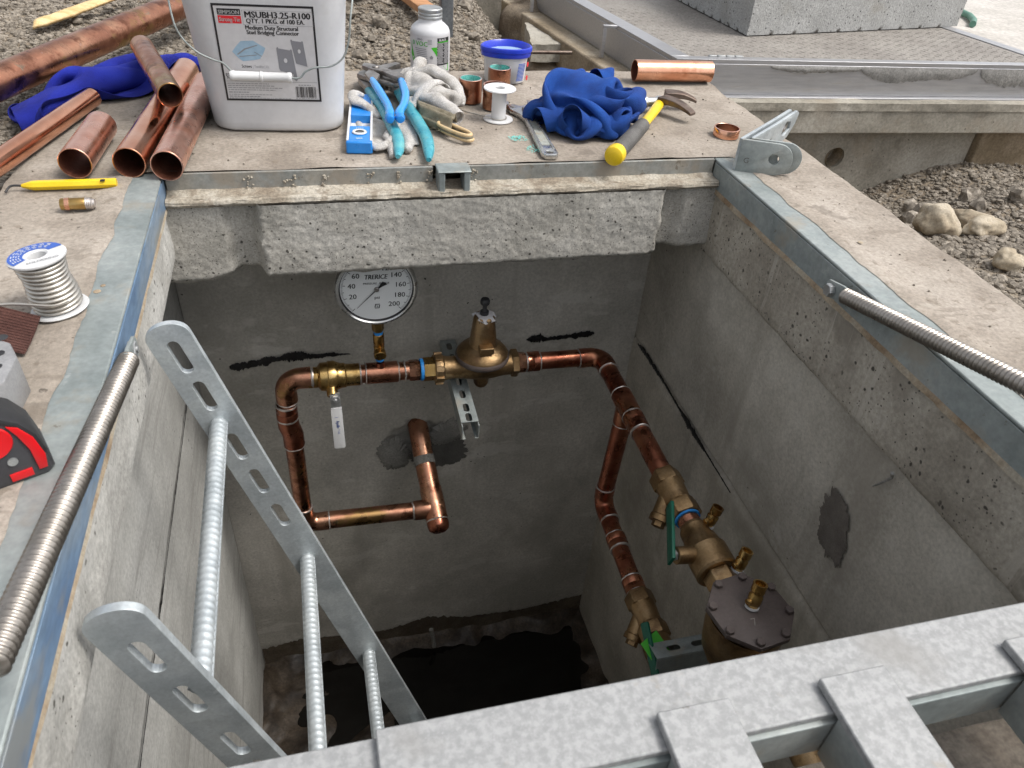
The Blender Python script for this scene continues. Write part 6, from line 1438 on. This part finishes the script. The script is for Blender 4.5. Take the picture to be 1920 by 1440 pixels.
# ------------------------------------------------------------------ galvanised hinge bracket on the right rim
br_ = thing('hinge_bracket', 'bent galvanised double-plate bracket with round bolt holes on the right rim', 'bracket', (.93, 1.35, 0))
Cn = Vector((.829, 1.318, .0016)); d1 = Vector((.084, -.040, 0)).normalized(); d2 = Vector((.205, .152, 0)).normalized()
def armm(o, d): n = d.cross(Vector((0, 0, 1))); return Matrix(((d.x, 0, n.x, o.x), (d.y, 0, n.y, o.y), (d.z, 1, n.z, o.z), (0, 0, 0, 1)))
def arm1(o, mat, nm):
    h = .064; L = .105; r = h/2
    outl = [(0, 0)]+[(L-r+r*math.sin(a), r-r*math.cos(a)) for a in [PI*k/14 for k in range(15)]]+[(0, h)]
    return link(nm, plate(outl, [circ(L-r-.004, r, .0105)], .0065, armm(o, d1), .0008), mat, br_, smooth=35)
def arm2(o, mat, nm, L=.245):
    outl = [(0, 0), (.09, 0), (L-.035, .022), (L-.008, .045), (L, .066), (L-.012, .073), (.12, .068), (0, .064)]
    return link(nm, plate(outl, [[(.070, .018), (.100, .024), (.098, .040), (.078, .036)], [(.150, .036), (.165, .030), (.192, .040), (.190, .055), (.165, .060), (.152, .050)]], .0065, armm(o, d2), .0008), mat, br_, smooth=35)
arm1(Cn, 'galvdull', 'front_plate'); arm1(Cn+d1*.012+d2*.0155, 'galvdull', 'front_plate')
arm2(Cn-d1*.0025, 'galv', 'rear_plate'); arm2(Cn+d1*.0125+d2*.0165, 'galv', 'rear_plate', .225)
m = MB(); n1 = d1.cross(Vector((0, 0, 1))); fm = fr(Cn+d1*.012+n1*.0034+Vector((0, 0, .018)), d1, (0, 0, 1)); text(m, 'G', .016, lambda p: fm(p), bold=.0); m.build('marker_letter', 'rubber', br_, smooth=0)
MB().cyl(Cn+d2*.178+d1*.004+Vector((0, 0, .046)), d1, .007, .012, 6).build('bolt', 'steel', br_)

# ------------------------------------------------------------------ small litter on the slab
for k, (x, y, rx, ry) in enumerate(((.425, 1.515, .022, .018), (.455, 1.455, .030, .022))):
    mb = MB()
    for q in range(70):
        a = rb.uniform(0, 6.28); r = rb.random()**.6; px, py = x+rx*r*math.cos(a), y+ry*r*math.sin(a); s_ = rb.uniform(.0008, .0024)
        mb.lathe([(0, 0), (s_, 0), (s_*.6, .0006), (0, .0007)], (px, py, .0016+.0022*fbm((px, py, 0), 9)), (0, 0, 1), 6)
    mb.build('flux_stain', 'patina', vault, smooth=60)
for k, (x, y, r) in enumerate(((-.298, .985, .005), (-.293, 1.0, .0035), (-.331, .925, .004), (-.326, 1.005, .0045), (.905, .995, .005))):
    MB().lathe([(0, .0), (r, 0), (r*.8, .0005), (0, .0006)], (x, y, .0022), (0, 0, 1), 12).build('drip_spot', 'rustline', vault)
cr = MB()
for q in range(900):
    x = rb.uniform(OX0+.01, OX1-.01); y = rb.uniform(.35, OY1-.01)
    if XL-.07 < x < XR+.06 and y < YF+.02: continue
    s_ = .0006+.0022*rb.random()**3; cr.lathe([(0, -s_*.5), (s_, 0), (s_*.7, s_*.7), (0, s_*.9)], (x, y, .0022*fbm((x, y, 0), 9)), (rb.random()-.5, rb.random()-.5, 1), 5)
struct(cr.build('grit', 'gravel', vault, smooth=0), 'stuff')
lg = MB()
for q in range(420):
    x = XL+.01+(XR-XL-.02)*rb.random(); y = YF-.004-.022*rb.random()**1.5; s_ = .0007+.002*rb.random()**2
    lg.lathe([(0, -s_*.5), (s_, 0), (s_*.7, s_*.7), (0, s_*.9)], (x, y, -.0345), (rb.random()-.5, rb.random()-.5, 1), 5)
struct(lg.build('grit', 'gravel', vault, smooth=0), 'stuff')
